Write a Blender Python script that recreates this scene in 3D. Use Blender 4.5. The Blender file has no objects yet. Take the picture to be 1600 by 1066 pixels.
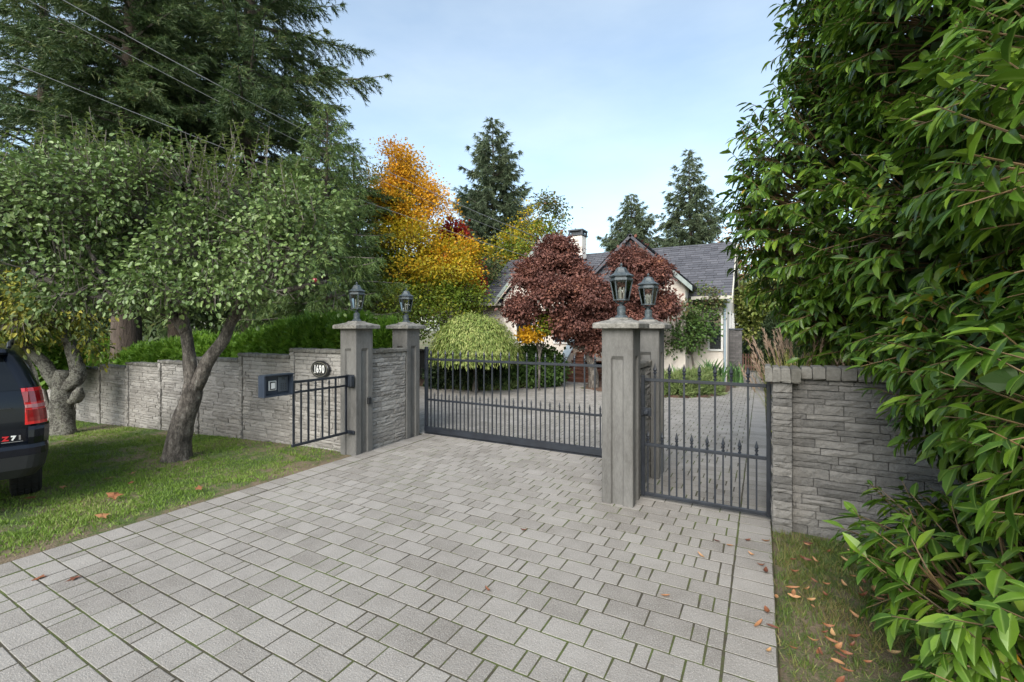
import bpy, math, random
import numpy as np
from mathutils import Vector
R = math.radians
rng = np.random.default_rng(7)
random.seed(7)
SC = bpy.context.scene
COL = SC.collection

# ------------------------------------------------------------------ camera
EYE = 2.05
YAW = 28.74
cam_d = bpy.data.cameras.new('camera')
cam = bpy.data.objects.new('camera', cam_d)
COL.objects.link(cam)
cam.location = (0, 0, EYE)
cam.rotation_euler = (R(90), 0, R(YAW))
cam_d.lens = 16.0
cam_d.sensor_width = 36.0
cam_d.shift_y = -0.01125
cam_d.clip_start = 0.05
cam_d.clip_end = 2000
SC.camera = cam

# ------------------------------------------------------------------ world, sun, exposure
W = bpy.data.worlds.new('World')
SC.world = W
W.use_nodes = True
nt = W.node_tree
nt.nodes.clear()
out = nt.nodes.new('ShaderNodeOutputWorld')
bg = nt.nodes.new('ShaderNodeBackground')
sky = nt.nodes.new('ShaderNodeTexSky')
sky.sky_type = 'NISHITA'
sky.sun_disc = False
SUN_EL, SUN_AZ = 38.0, 174.0          # azimuth clockwise from +Y: behind the camera
sky.sun_elevation = R(SUN_EL)
sky.sun_rotation = R(SUN_AZ)
sky.air_density = 1.0
sky.dust_density = 1.5
sky.ozone_density = 0.9
tc = nt.nodes.new('ShaderNodeTexCoord')
mp = nt.nodes.new('ShaderNodeMapping')
mp.inputs['Scale'].default_value = (1.0, 1.0, 3.0)
nz = nt.nodes.new('ShaderNodeTexNoise')
nz.inputs['Scale'].default_value = 1.6
nz.inputs['Detail'].default_value = 6
nz.inputs['Roughness'].default_value = 0.55
mr = nt.nodes.new('ShaderNodeMapRange')
mr.inputs[1].default_value = 0.3; mr.inputs[2].default_value = 0.75
mr.inputs[3].default_value = 0.08; mr.inputs[4].default_value = 0.24
mix = nt.nodes.new('ShaderNodeMix'); mix.data_type = 'RGBA'
mix.inputs[7].default_value = (7.2, 6.9, 6.5, 1)     # thin high overcast veil
nt.links.new(tc.outputs['Generated'], mp.inputs['Vector'])
nt.links.new(mp.outputs['Vector'], nz.inputs['Vector'])
nt.links.new(nz.outputs['Fac'], mr.inputs[0])
nt.links.new(mr.outputs[0], mix.inputs[0])
nt.links.new(sky.outputs['Color'], mix.inputs[6])
wb = nt.nodes.new('ShaderNodeMix'); wb.data_type = 'RGBA'; wb.blend_type = 'MULTIPLY'; wb.inputs[0].default_value = 1.0; wb.inputs[7].default_value = (.955, 1.025, .985, 1)
nt.links.new(mix.outputs[2], wb.inputs[6]); nt.links.new(wb.outputs[2], bg.inputs['Color'])
bg.inputs['Strength'].default_value = 0.074
nt.links.new(bg.outputs[0], out.inputs[0])

sun_d = bpy.data.lights.new('sun', 'SUN')
sun_d.energy = 1.45
sun_d.angle = R(48)
sun_d.color = (1.0, 0.965, 0.92)
sun = bpy.data.objects.new('sun', sun_d)
COL.objects.link(sun)
_v = Vector((math.sin(R(SUN_AZ)) * math.cos(R(SUN_EL)), math.cos(R(SUN_AZ)) * math.cos(R(SUN_EL)), math.sin(R(SUN_EL))))
sun.rotation_euler = _v.to_track_quat('Z', 'Y').to_euler()

SC.view_settings.view_transform = 'Standard'
SC.view_settings.look = 'None'
SC.view_settings.exposure = 1.95
SC.view_settings.gamma = 1.0
SC.view_settings.use_curve_mapping = False
SC.render.engine = 'CYCLES'
SC.cycles.max_bounces = 8
SC.cycles.transparent_max_bounces = 12
SC.cycles.use_denoising = True

# ------------------------------------------------------------------ helpers
FP = 711.1
FWD = (-math.sin(R(YAW)), math.cos(R(YAW)))
RGT = (math.cos(R(YAW)), math.sin(R(YAW)))
def at(px, py, d):
    """World point d metres deep along the view axis at a photograph pixel (survey helper)."""
    l = (px - 800) / FP * d
    return np.array([FWD[0]*d + RGT[0]*l, FWD[1]*d + RGT[1]*l, EYE - (py - 515) * d / FP])

def nrm(a):
    a = np.asarray(a, float)
    return a / np.maximum(np.linalg.norm(a, axis=-1, keepdims=True), 1e-9)

_ns = np.random.default_rng(99)
_NW = [(nrm(_ns.normal(size=(7, 3))) * _ns.uniform(.6, 1.7, (7, 1)), _ns.uniform(0, 6.28, 7)) for _ in range(8)]
def noise3(P, scale=1.0, k=0):
    Wv, ph = _NW[k % 8]
    return np.sin((np.asarray(P) * scale) @ Wv.T * 2.0 + ph).mean(-1) * 1.6

class MB:
    """Collects numpy chunks of vertices and faces and links them as ONE mesh."""
    def __init__(s):
        s.v = []; s.f = []; s.n = 0; s.a = {}
    def add(s, V, F, m=0, attr=None):
        V = np.asarray(V, float).reshape(-1, 3)
        F = np.asarray(F, int)
        s.v.append(V); s.f.append((F + s.n, m)); 
        for k, x in (attr or {}).items(): s.a.setdefault(k, []).append((s.n, np.asarray(x, float)))
        s.n += len(V)
        return s
    def mesh(s, name, off=(0, 0, 0), smooth=False):
        V = np.concatenate(s.v) - np.asarray(off, float)
        me = bpy.data.meshes.new(name)
        tot, idx, mi = [], [], []
        for F, m in s.f:
            tot.append(np.full(len(F), F.shape[1])); idx.append(F.ravel()); mi.append(np.full(len(F), m))
        tot = np.concatenate(tot); idx = np.concatenate(idx); mi = np.concatenate(mi)
        me.vertices.add(len(V)); me.vertices.foreach_set('co', V.astype('f4').ravel())
        me.loops.add(len(idx)); me.loops.foreach_set('vertex_index', idx.astype('i4'))
        me.polygons.add(len(tot))
        me.polygons.foreach_set('loop_start', np.concatenate(([0], np.cumsum(tot)[:-1])).astype('i4'))
        me.polygons.foreach_set('loop_total', tot.astype('i4'))
        me.polygons.foreach_set('material_index', mi.astype('i4'))
        me.polygons.foreach_set('use_smooth', np.full(len(tot), bool(smooth)))
        for k, lst in s.a.items():
            arr = np.zeros(len(V), 'f4')
            for o, x in lst: arr[o:o + len(x)] = x
            at_ = me.attributes.new(k, 'FLOAT', 'POINT'); at_.data.foreach_set('value', arr)
        me.update(calc_edges=True)
        return me

def link(name, me, mats, parent=None, loc=(0, 0, 0)):
    o = bpy.data.objects.new(name, me)
    COL.objects.link(o)
    if mats is not None:
        for m in (mats if isinstance(mats, (list, tuple)) else [mats]):
            if len(me.materials) < len(mats if isinstance(mats, (list, tuple)) else [mats]): me.materials.append(m)
    if parent is not None: o.parent = parent
    o.location = loc
    return o

def rootloc(p):
    while p is not None and p.parent is not None: p = p.parent
    return np.array(p.location) if p is not None else np.zeros(3)

def part(name, mb, mats, parent=None, smooth=False, local=False, kind=None, label=None):
    """One mesh object; world coordinates are made relative to the thing's base."""
    off = (0, 0, 0) if (local or parent is None) else rootloc(parent)
    o = link(name, mb.mesh(name, off, smooth), mats, parent)
    if kind: o['kind'] = kind
    if label: o['label'] = label
    return o

def tag(o, label, cat, group=None, kind=None):
    o['label'] = label; o['category'] = cat
    if group: o['group'] = group
    if kind: o['kind'] = kind
    return o

def thing(name, label, cat, loc=(0, 0, 0), rz=0, group=None):
    o = bpy.data.objects.new(name, None); COL.objects.link(o)
    o.location = loc; o.rotation_euler = (0, 0, rz); o.empty_display_size = .2
    return tag(o, label, cat, group)

def dup(root, loc, label, rz=None, sc=None):
    def rec(o, par):
        c = o.copy(); COL.objects.link(c)
        if par is not None: c.parent = par
        for ch in kids.get(o.name, []): rec(ch, c)
        return c
    kids = {}
    for o in list(COL.objects):
        if o.parent: kids.setdefault(o.parent.name, []).append(o)
    r = rec(root, None)
    r.location = loc; r['label'] = label
    if rz is not None: r.rotation_euler = (0, 0, rz)
    if sc: r.scale = (sc,) * 3
    return r

def structure(name, mb, mats, smooth=False, kind='structure'):
    o = part(name, mb, mats, None, smooth); o['kind'] = kind
    return o

BOXF = np.array([[0, 3, 2, 1], [4, 5, 6, 7], [0, 1, 5, 4], [1, 2, 6, 5], [2, 3, 7, 6], [3, 0, 4, 7]])
def box(mb, x0, x1, y0, y1, z0, z1, m=0):
    mb.add([[x0, y0, z0], [x1, y0, z0], [x1, y1, z0], [x0, y1, z0], [x0, y0, z1], [x1, y0, z1], [x1, y1, z1], [x0, y1, z1]], BOXF, m)

def rings(mb, Rg, closed=True, caps=True, m=0):
    """Loft through equal rings of points (list of (n,3))."""
    Rg = np.asarray(Rg, float); k, n, _ = Rg.shape
    i = np.arange(n); F = []
    for r in range(k - 1):
        a = r * n + i; b = r * n + (i + 1) % n
        q = np.stack([a, b, b + n, a + n], 1)
        F.append(q if closed else q[:-1])
    base = mb.n
    mb.add(Rg.reshape(-1, 3), np.concatenate(F), m)
    if caps:
        mb.f.append((np.array([base + i[::-1]]), m)); mb.f.append((np.array([base + (k - 1) * n + i]), m))

def bevbox(mb, x0, x1, y0, y1, z0, z1, b=.01, m=0):
    def rg(z, e):
        return [[x0 + e, y0 + e, z], [x1 - e, y0 + e, z], [x1 - e, y1 - e, z], [x0 + e, y1 - e, z]]
    def oc(z, e, c):
        X0, X1, Y0, Y1 = x0 + e, x1 - e, y0 + e, y1 - e
        return [[X0 + c, Y0, z], [X1 - c, Y0, z], [X1, Y0 + c, z], [X1, Y1 - c, z], [X1 - c, Y1, z], [X0 + c, Y1, z], [X0, Y1 - c, z], [X0, Y0 + c, z]]
    rings(mb, [oc(z0, b, b * .5), oc(z0 + b, 0, b), oc(z1 - b, 0, b), oc(z1, b, b * .5)], m=m)

def lathe(mb, prof, c=(0, 0, 0), n=16, m=0, rot=0, caps=True, sx=1, sy=1):
    a = np.arange(n) / n * 2 * np.pi + rot
    rings(mb, [np.stack([c[0] + r * sx * np.cos(a), c[1] + r * sy * np.sin(a), np.full(n, c[2] + z)], 1) for r, z in prof], m=m, caps=caps)

def tube(mb, P, rad, n=8, m=0, seed=0, lump=0.0):
    P = np.asarray(P, float); k = len(P)
    rad = np.broadcast_to(np.asarray(rad, float), (k,)) if np.ndim(rad) == 0 or len(np.atleast_1d(rad)) == k else np.interp(np.linspace(0, 1, k), np.linspace(0, 1, len(rad)), rad)
    T = nrm(np.gradient(P, axis=0)); up = np.array([0, 0, 1.0]) if abs(T[0, 2]) < .9 else np.array([1.0, 0, 0])
    u = nrm(np.cross(T[0], up)); a = np.arange(n) / n * 2 * np.pi; Rg = []
    for i in range(k):
        u = nrm(u - (u @ T[i]) * T[i]); w = np.cross(T[i], u)
        d = np.cos(a)[:, None] * u + np.sin(a)[:, None] * w
        q = P[i] + d * rad[i]
        if lump: q = P[i] + d * (rad[i] * (1 + lump * noise3(q, 6.0, 3) + .6 * lump * noise3(q, 15.0, 4)))[:, None]
        Rg.append(q)
    rings(mb, Rg, m=m)

def spline(P, n=16):
    """Catmull-Rom through control points."""
    P = np.asarray(P, float); Q = np.concatenate([[2 * P[0] - P[1]], P, [2 * P[-1] - P[-2]]]); o = []
    segs = len(P) - 1
    for s in np.linspace(0, segs, n):
        i = min(int(s), segs - 1); t = s - i; a, b, c, d = Q[i:i + 4]
        o.append(.5 * (2 * b + (c - a) * t + (2 * a - 5 * b + 4 * c - d) * t * t + (3 * b - a - 3 * c + d) * t ** 3))
    return np.array(o)

def sticks(mb, P0, P1, r0, r1, m=0, n=4):
    P0 = np.asarray(P0, float); P1 = np.asarray(P1, float); N = len(P0)
    if not N: return
    r0 = np.broadcast_to(r0, (N,)); r1 = np.broadcast_to(r1, (N,))
    d = nrm(P1 - P0); up = np.where(np.abs(d[:, 2:3]) < .9, [[0, 0, 1.0]], [[1.0, 0, 0]])
    u = nrm(np.cross(d, up)); w = np.cross(d, u); a = np.arange(n) / n * 2 * np.pi
    ring = np.cos(a)[None, :, None] * u[:, None] + np.sin(a)[None, :, None] * w[:, None]
    V = np.concatenate([P0[:, None] + ring * r0[:, None, None], P1[:, None] + ring * r1[:, None, None]], 1)
    i = np.arange(n); f = np.stack([i, (i + 1) % n, (i + 1) % n + n, i + n], 1)
    mb.add(V, (f[None] + (np.arange(N) * 2 * n)[:, None, None]).reshape(-1, 4), m)

def frames(d, n):
    """Rotation matrices (columns x,y,z): y along d, z near n."""
    y = nrm(d); z = nrm(n - (n * y).sum(-1, keepdims=True) * y); x = np.cross(y, z)
    return np.stack([x, y, z], -1)

def scatter(mb, TV, TF, P, M, S, m=0, attr=None):
    P = np.asarray(P, float); N = len(P)
    if not N: return
    S = np.asarray(S, float)
    if S.ndim == 1: S = np.repeat(S[:, None], 3, 1)
    V = np.einsum('nij,nkj->nki', M, TV[None] * S[:, None, :]) + P[:, None]
    F = (TF[None] + (np.arange(N) * len(TV))[:, None, None]).reshape(-1, TF.shape[1])
    mb.add(V, F, m, {k: np.tile(x, N) for k, x in (attr or {}).items()})

def rsph(n): return nrm(rng.normal(size=(n, 3)))

BLADE = (np.array([[-.5, 0, 0], [.5, 0, 0], [0, 1, 0]]), np.array([[0, 1, 2]]))
LEAF2 = (np.array([[0, 0, 0], [-.5, .5, .1], [0, 1, -.05], [.5, .5, .1]]), np.array([[0, 2, 1], [0, 3, 2]]))
LEAF4 = (np.array([[0, 0, 0], [-.42, .28, .1], [-.36, .72, .08], [0, 1, -.08], [.36, .72, .08], [.42, .28, .1]]), np.array([[0, 2, 1], [0, 3, 2], [0, 4, 3], [0, 5, 4]]))

# ------------------------------------------------------------------ materials
def L(h):
    """sRGB hex -> linear"""
    c = [int(h[i:i + 2], 16) / 255 for i in (0, 2, 4)]
    return tuple(x / 12.92 if x < .04045 else ((x + .055) / 1.055) ** 2.4 for x in c) + (1,)

def mk(name, stops, rnd=0.0, noise=None, rough=.7, bump=None, metal=0.0, transl=0.0, spec=.5, coat=0.0, rib=None, aniso=None, speck=None, bump2=None):
    """Principled material: colour ramp over a mix of per-piece random value and position noise, fine bump."""
    m = bpy.data.materials.new(name); m.use_nodes = True
    t = m.node_tree; N = t.nodes; K = t.links
    p = N['Principled BSDF']; p.inputs['Roughness'].default_value = rough; p.inputs['Metallic'].default_value = metal
    p.inputs['Specular IOR Level'].default_value = spec
    if coat: p.inputs['Coat Weight'].default_value = coat; p.inputs['Coat Roughness'].default_value = .05
    geo = N.new('ShaderNodeNewGeometry'); vec = geo.outputs['Position']
    if aniso:
        mm = N.new('ShaderNodeVectorMath'); mm.operation = 'MULTIPLY'; mm.inputs[1].default_value = aniso
        K.new(vec, mm.inputs[0]); vec = mm.outputs[0]
    def math_(op, a, b=None, c=None):
        q = N.new('ShaderNodeMath'); q.operation = op
        for i, x in enumerate((a, b, c)):
            if x is None: continue
            if isinstance(x, (int, float)): q.inputs[i].default_value = x
            else: K.new(x, q.inputs[i])
        return q.outputs[0]
    def noi(scale, detail=4, rgh=.55, v=vec):
        q = N.new('ShaderNodeTexNoise'); q.inputs['Scale'].default_value = scale; q.inputs['Detail'].default_value = detail; q.inputs['Roughness'].default_value = rgh
        K.new(v, q.inputs['Vector']); return q.outputs['Fac']
    val = None
    if rnd:
        oi = N.new('ShaderNodeObjectInfo')
        f = math_('FRACT', math_('ADD', oi.outputs['Random'], geo.outputs['Random Per Island']))
        val = math_('MULTIPLY', f, rnd)
    for sc_, w in (noise or []):
        r_ = N.new('ShaderNodeMapRange'); r_.inputs[1].default_value = .32; r_.inputs[2].default_value = .68
        K.new(noi(sc_), r_.inputs[0])
        q = math_('MULTIPLY', r_.outputs[0], w); val = q if val is None else math_('ADD', val, q)
    if val is None:
        p.inputs['Base Color'].default_value = stops if not isinstance(stops, list) else stops[0][1]
        colour = None
    else:
        cr = N.new('ShaderNodeValToRGB'); e = cr.color_ramp.elements
        while len(e) < len(stops): e.new(.5)
        for el, (pos, c) in zip(e, stops): el.position = pos; el.color = c
        K.new(val, cr.inputs[0]); colour = cr.outputs[0]
        if rib is not None:
            a_ = N.new('ShaderNodeAttribute'); a_.attribute_name = 'rib'
            rr = N.new('ShaderNodeMapRange'); rr.inputs[1].default_value = .72; rr.inputs[2].default_value = 1.0; rr.inputs[4].default_value = .75
            K.new(a_.outputs['Fac'], rr.inputs[0])
            mx = N.new('ShaderNodeMix'); mx.data_type = 'RGBA'; mx.inputs[7].default_value = rib
            K.new(rr.outputs[0], mx.inputs[0]); K.new(colour, mx.inputs[6]); colour = mx.outputs[2]
        if speck is not None:       # exposed aggregate grains / lichen spots: (scale, lo, hi, colour, amount)
            rr = N.new('ShaderNodeMapRange'); rr.inputs[1].default_value = speck[1]; rr.inputs[2].default_value = speck[2]; rr.inputs[4].default_value = speck[4]
            K.new(noi(speck[0], 3, .7), rr.inputs[0])
            mx = N.new('ShaderNodeMix'); mx.data_type = 'RGBA'; mx.inputs[7].default_value = speck[3]
            K.new(rr.outputs[0], mx.inputs[0]); K.new(colour, mx.inputs[6]); colour = mx.outputs[2]
        K.new(colour, p.inputs['Base Color'])
    if bump:
        b = N.new('ShaderNodeBump'); b.inputs['Distance'].default_value = bump[1]; b.inputs['Strength'].default_value = 1.0
        K.new(noi(bump[0], 6, .65), b.inputs['Height']); last = b
        if bump2:
            b2 = N.new('ShaderNodeBump'); b2.inputs['Distance'].default_value = bump2[1]; b2.inputs['Strength'].default_value = 1.0
            K.new(noi(bump2[0], 4, .6), b2.inputs['Height']); K.new(b.outputs[0], b2.inputs['Normal']); last = b2
        K.new(last.outputs[0], p.inputs['Normal'])
    if transl:
        tr = N.new('ShaderNodeBsdfTranslucent'); ms = N.new('ShaderNodeMixShader'); ms.inputs[0].default_value = transl
        if colour is not None: K.new(colour, tr.inputs['Color'])
        else: tr.inputs['Color'].default_value = p.inputs['Base Color'].default_value
        K.new(p.outputs[0], ms.inputs[1]); K.new(tr.outputs[0], ms.inputs[2]); K.new(ms.outputs[0], N['Material Output'].inputs['Surface'])
    return m

def g(v, b=0.0): return (v + b, v, v - b, 1)
M = {}
M['paver'] = mk('paver', [(0, (.08, .069, .058, 1)), (.24, (.18, .163, .144, 1)), (.52, (.25, .231, .209, 1)), (1, (.34, .318, .292, 1))], rnd=.28, noise=[(.9, .22), (5, .16), (95, .34)], rough=.9, spec=.25, bump=(90, .008), speck=(105, .565, .66, (.46, .44, .405, 1), .7), bump2=(30, .004))
M['joint'] = mk('joint', [(0, (.035, .030, .022, 1)), (.42, (.055, .048, .028, 1)), (.6, (.06, .072, .018, 1)), (1, (.085, .115, .025, 1))], noise=[(1.3, .6), (14, .4)], rough=1, bump=(60, .01))
M['concrete'] = mk('concrete', [(0, (.06, .058, .054, 1)), (.25, (.09, .086, .08, 1)), (.6, (.125, .121, .114, 1)), (1, (.165, .16, .15, 1))], noise=[(2.6, .5), (16, .25), (70, .25)], rough=.9, spec=.3, aniso=(1.3, 1.3, .4), bump=(60, .004))
M['cap'] = mk('cap', [(0, (.05, .047, .035, 1)), (.4, (.15, .142, .126, 1)), (1, (.28, .265, .24, 1))], noise=[(9, .6), (40, .4)], rough=.9, bump=(70, .006))
M['stone'] = mk('stone', [(0, (.145, .132, .118, 1)), (.5, (.245, .229, .21, 1)), (1, (.345, .325, .30, 1))], rnd=.55, noise=[(2, .3), (25, .25)], rough=.9, bump=(22, .022), bump2=(75, .005))
M['stone_dark'] = mk('stone_dark', [(0, (.075, .071, .067, 1)), (.5, (.14, .133, .124, 1)), (1, (.22, .207, .19, 1))], rnd=.55, noise=[(1.5, .35), (25, .25)], rough=.9, bump=(22, .022), bump2=(75, .005))
M['mortar'] = mk('mortar', [(0, g(.06)), (1, g(.10, .005))], noise=[(8, 1)], rough=1, bump=(40, .01))
M['coping'] = mk('coping', [(0, (.07, .065, .05, 1)), (.5, (.13, .122, .108, 1)), (1, (.21, .20, .18, 1))], rnd=.5, noise=[(6, .3), (40, .2)], rough=.95, bump=(45, .012))
M['iron'] = mk('iron', [(0, (.008, .010, .015, 1)), (1, (.017, .021, .029, 1))], noise=[(6, 1)], rough=.42, spec=.5, bump=(120, .0006))
M['boxmetal'] = mk('boxmetal', [(0, (.022, .030, .045, 1)), (1, (.034, .044, .062, 1))], noise=[(10, 1)], rough=.4)
M['lantern'] = mk('lantern', [(0, (.022, .028, .032, 1)), (.55, (.048, .062, .07, 1)), (1, (.10, .125, .135, 1))], noise=[(14, .6), (50, .4)], rough=.55, bump=(80, .002))
M['white_paint'] = mk('white_paint', (.72, .71, .68, 1), rough=.45)
M['black'] = mk('black', (.014, .014, .016, 1), rough=.35)
M['grey_panel'] = mk('grey_panel', (.09, .105, .125, 1), rough=.35, metal=.3)
M['keys'] = mk('keys', (.045, .052, .062, 1), rough=.5)
M['gold'] = mk('gold', (.15, .14, .105, 1), rough=.45, metal=.2)
M['candle'] = mk('candle', (.78, .74, .66, 1), rough=.5, transl=.2)
def glass(name, tint, gl):
    m = bpy.data.materials.new(name); m.use_nodes = True; t = m.node_tree; t.nodes.clear()
    o = t.nodes.new('ShaderNodeOutputMaterial'); a = t.nodes.new('ShaderNodeBsdfTransparent'); b = t.nodes.new('ShaderNodeBsdfGlossy'); mx = t.nodes.new('ShaderNodeMixShader')
    fr = t.nodes.new('ShaderNodeFresnel'); fr.inputs['IOR'].default_value = 1.5
    ad = t.nodes.new('ShaderNodeMath'); ad.operation = 'ADD'; ad.inputs[1].default_value = gl
    a.inputs['Color'].default_value = tint; b.inputs['Roughness'].default_value = .06
    t.links.new(fr.outputs[0], ad.inputs[0]); t.links.new(ad.outputs[0], mx.inputs[0])
    t.links.new(a.outputs[0], mx.inputs[1]); t.links.new(b.outputs[0], mx.inputs[2]); t.links.new(mx.outputs[0], o.inputs[0])
    return m
M['glass'] = glass('glass', (.74, .77, .76, 1), .03)
M['winglass'] = mk('winglass', (.015, .02, .025, 1), rough=.05, spec=.8)
M['carglass'] = mk('carglass', (.003, .004, .005, 1), rough=.03, spec=.4)
M['carpaint'] = mk('carpaint', (.002, .0035, .008, 1), rough=.25, spec=.25, coat=.35)
M['carplastic'] = mk('carplastic', (.012, .013, .015, 1), rough=.5)
M['rubber'] = mk('rubber', (.012, .012, .012, 1), rough=.85)
M['chrome'] = mk('chrome', (.5, .5, .52, 1), rough=.2, metal=1)
M['redlens'] = mk('redlens', (.55, .006, .010, 1), rough=.12, coat=1.0)
M['redlens2'] = mk('redlens2', (.22, .004, .008, 1), rough=.08, coat=1.0)
M['lampwhite'] = mk('lampwhite', (.40, .16, .16, 1), rough=.1)
M['badge_red'] = mk('badge_red', (.5, .015, .02, 1), rough=.35)
M['stucco'] = mk('stucco', [(0, (.64, .57, .50, 1)), (1, (.74, .68, .61, 1))], noise=[(2, .6), (14, .4)], rough=.9, bump=(60, .004))
M['shingle'] = mk('shingle', [(0, (.05, .051, .06, 1)), (.5, (.072, .073, .085, 1)), (1, (.10, .10, .113, 1))], rnd=.75, noise=[(12, .25)], rough=.95, bump=(60, .006))
M['trim'] = mk('trim', [(0, (.17, .21, .20, 1)), (1, (.26, .30, .285, 1))], noise=[(5, 1)], rough=.6)
M['trim_light'] = mk('trim_light', (.50, .47, .40, 1), rough=.6)
M['capmetal'] = mk('capmetal', (.035, .042, .052, 1), rough=.5)
M['brick'] = mk('brick', [(0, (.10, .04, .025, 1)), (1, (.25, .11, .07, 1))], rnd=.6, noise=[(8, .4)], rough=.9, bump=(50, .006))
M['blueplastic'] = mk('blueplastic', (.30, .37, .42, 1), rough=.5)
M['pillarbrick'] = mk('pillarbrick', [(0, (.06, .055, .055, 1)), (1, (.16, .15, .145, 1))], rnd=.6, noise=[(8, .4)], rough=.9)
M['gatewood'] = mk('gatewood', [(0, (.12, .06, .045, 1)), (1, (.22, .12, .09, 1))], rnd=.6, noise=[(8, .4)], rough=.8)
M['cable'] = mk('cable', (.16, .165, .175, 1), rough=.6)
M['bark_fir'] = mk('bark_fir', [(0, (.03, .022, .017, 1)), (1, (.12, .09, .07, 1))], noise=[(5, .5), (22, .5)], rough=1, aniso=(1, 1, .18), bump=(12, .06))
M['bark_apple'] = mk('bark_apple', [(0, (.022, .019, .016, 1)), (.42, (.085, .073, .062, 1)), (.75, (.18, .158, .136, 1)), (1, (.30, .29, .25, 1))], noise=[(14, .6), (52, .4)], rough=1, aniso=(1, 1, .45), bump=(22, .055), bump2=(70, .014))
M['bark_moss'] = mk('bark_moss', [(0, (.025, .022, .018, 1)), (.4, (.085, .078, .064, 1)), (.64, (.21, .205, .175, 1)), (.75, (.12, .115, .085, 1)), (1, (.055, .065, .022, 1))], noise=[(7, .45), (30, .55)], rough=1, bump=(18, .06), bump2=(60, .016))
M['twig'] = mk('twig', [(0, (.05, .042, .034, 1)), (1, (.15, .13, .11, 1))], rnd=.6, noise=[(20, .4)], rough=.9)
M['twig_red'] = mk('twig_red', [(0, (.06, .04, .02, 1)), (1, (.16, .10, .04, 1))], rnd=.6, noise=[(20, .4)], rough=.7)
M['mulch'] = mk('mulch', [(0, (.045, .024, .016, 1)), (1, (.15, .085, .055, 1))], noise=[(6, .4), (45, .6)], rough=1, bump=(40, .04))
M['soil'] = mk('soil', [(0, (.04, .07, .014, 1)), (.38, (.07, .105, .022, 1)), (.58, (.16, .12, .075, 1)), (1, (.24, .18, .12, 1))], noise=[(.75, .55), (9, .25), (50, .2)], rough=1, bump=(50, .03))
def fol(name, stops, noise=((1.2, .35),), rnd=.65, rough=.55, transl=.22, spec=.35, rib=None):
    M[name] = mk(name, stops, rnd=rnd, noise=list(noise), rough=rough, transl=transl, spec=spec, rib=rib)
fol('fir', [(0, (.025, .05, .018, 1)), (.45, (.06, .10, .034, 1)), (.8, (.105, .15, .05, 1)), (1, (.18, .17, .055, 1))], noise=((.5, .4),))
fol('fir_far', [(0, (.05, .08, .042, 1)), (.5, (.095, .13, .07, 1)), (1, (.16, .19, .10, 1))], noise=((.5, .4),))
fol('cedar', [(0, (.04, .075, .02, 1)), (.5, (.085, .14, .036, 1)), (1, (.16, .21, .055, 1))], noise=((.6, .4),))
fol('hedge', [(0, (.045, .105, .009, 1)), (.5, (.095, .195, .016, 1)), (1, (.17, .29, .03, 1))], noise=((1.6, .4),))
fol('apple', [(0, (.05, .088, .022, 1)), (.45, (.11, .175, .045, 1)), (.8, (.19, .265, .08, 1)), (1, (.34, .41, .20, 1))], noise=((1.0, .35),), spec=.5, rough=.45)
fol('apple_tip', [(0, (.09, .13, .025, 1)), (.6, (.17, .22, .06, 1)), (1, (.30, .34, .16, 1))])
fol('plum', [(0, (.035, .065, .014, 1)), (.4, (.09, .125, .02, 1)), (.65, (.26, .25, .03, 1)), (1, (.50, .40, .05, 1))], noise=((1.1, .5),), rnd=.5)
fol('yellow', [(0, (.46, .25, .015, 1)), (.5, (.64, .36, .018, 1)), (.85, (.70, .30, .014, 1)), (1, (.66, .20, .012, 1))], noise=((.7, .5),), rnd=.5, transl=.35)
fol('yellowgreen', [(0, (.16, .19, .014, 1)), (.4, (.36, .31, .016, 1)), (.75, (.56, .37, .018, 1)), (1, (.66, .31, .015, 1))], noise=((.7, .5),), rnd=.5, transl=.35)
fol('greenyellow', [(0, (.06, .12, .012, 1)), (.55, (.14, .19, .015, 1)), (1, (.38, .30, .02, 1))], noise=((.7, .5),), rnd=.5, transl=.3)
fol('crimson', [(0, (.18, .01, .014, 1)), (1, (.46, .05, .02, 1))], transl=.3)
fol('jmaple', [(0, (.06, .028, .024, 1)), (.5, (.155, .066, .052, 1)), (.85, (.255, .11, .078, 1)), (1, (.38, .18, .10, 1))], noise=((1.3, .45),), rnd=.55, transl=.2)
fol('dome', [(0, (.07, .12, .02, 1)), (.5, (.20, .26, .055, 1)), (1, (.42, .42, .15, 1))], noise=((2, .3),), rnd=.7)
fol('cover', [(0, (.07, .115, .03, 1)), (.5, (.145, .20, .06, 1)), (1, (.26, .30, .12, 1))], noise=((1.2, .4),))
fol('shrub', [(0, (.03, .065, .014, 1)), (.5, (.065, .125, .025, 1)), (1, (.13, .20, .045, 1))])
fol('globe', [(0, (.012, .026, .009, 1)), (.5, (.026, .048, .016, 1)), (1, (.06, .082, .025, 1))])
fol('viburnum', [(0, (.045, .085, .02, 1)), (.45, (.09, .14, .035, 1)), (.75, (.16, .125, .05, 1)), (1, (.30, .11, .06, 1))], noise=((1.0, .45),), rnd=.55)
fol('strap', [(0, (.06, .14, .045, 1)), (1, (.17, .30, .10, 1))])
fol('variegated', [(0, (.06, .10, .02, 1)), (.6, (.15, .19, .035, 1)), (1, (.50, .48, .16, 1))])
fol('rust', [(0, (.10, .05, .025, 1)), (.5, (.20, .10, .045, 1)), (1, (.30, .17, .06, 1))])
fol('plume', [(0, (.34, .22, .16, 1)), (1, (.55, .42, .31, 1))])
fol('plume_green', [(0, (.26, .29, .05, 1)), (1, (.48, .48, .14, 1))])
fol('grass', [(0, (.055, .095, .016, 1)), (.4, (.115, .20, .024, 1)), (.72, (.185, .275, .042, 1)), (1, (.36, .31, .16, 1))], noise=((.75, .35), (5, .2)), rnd=.5)
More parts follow.
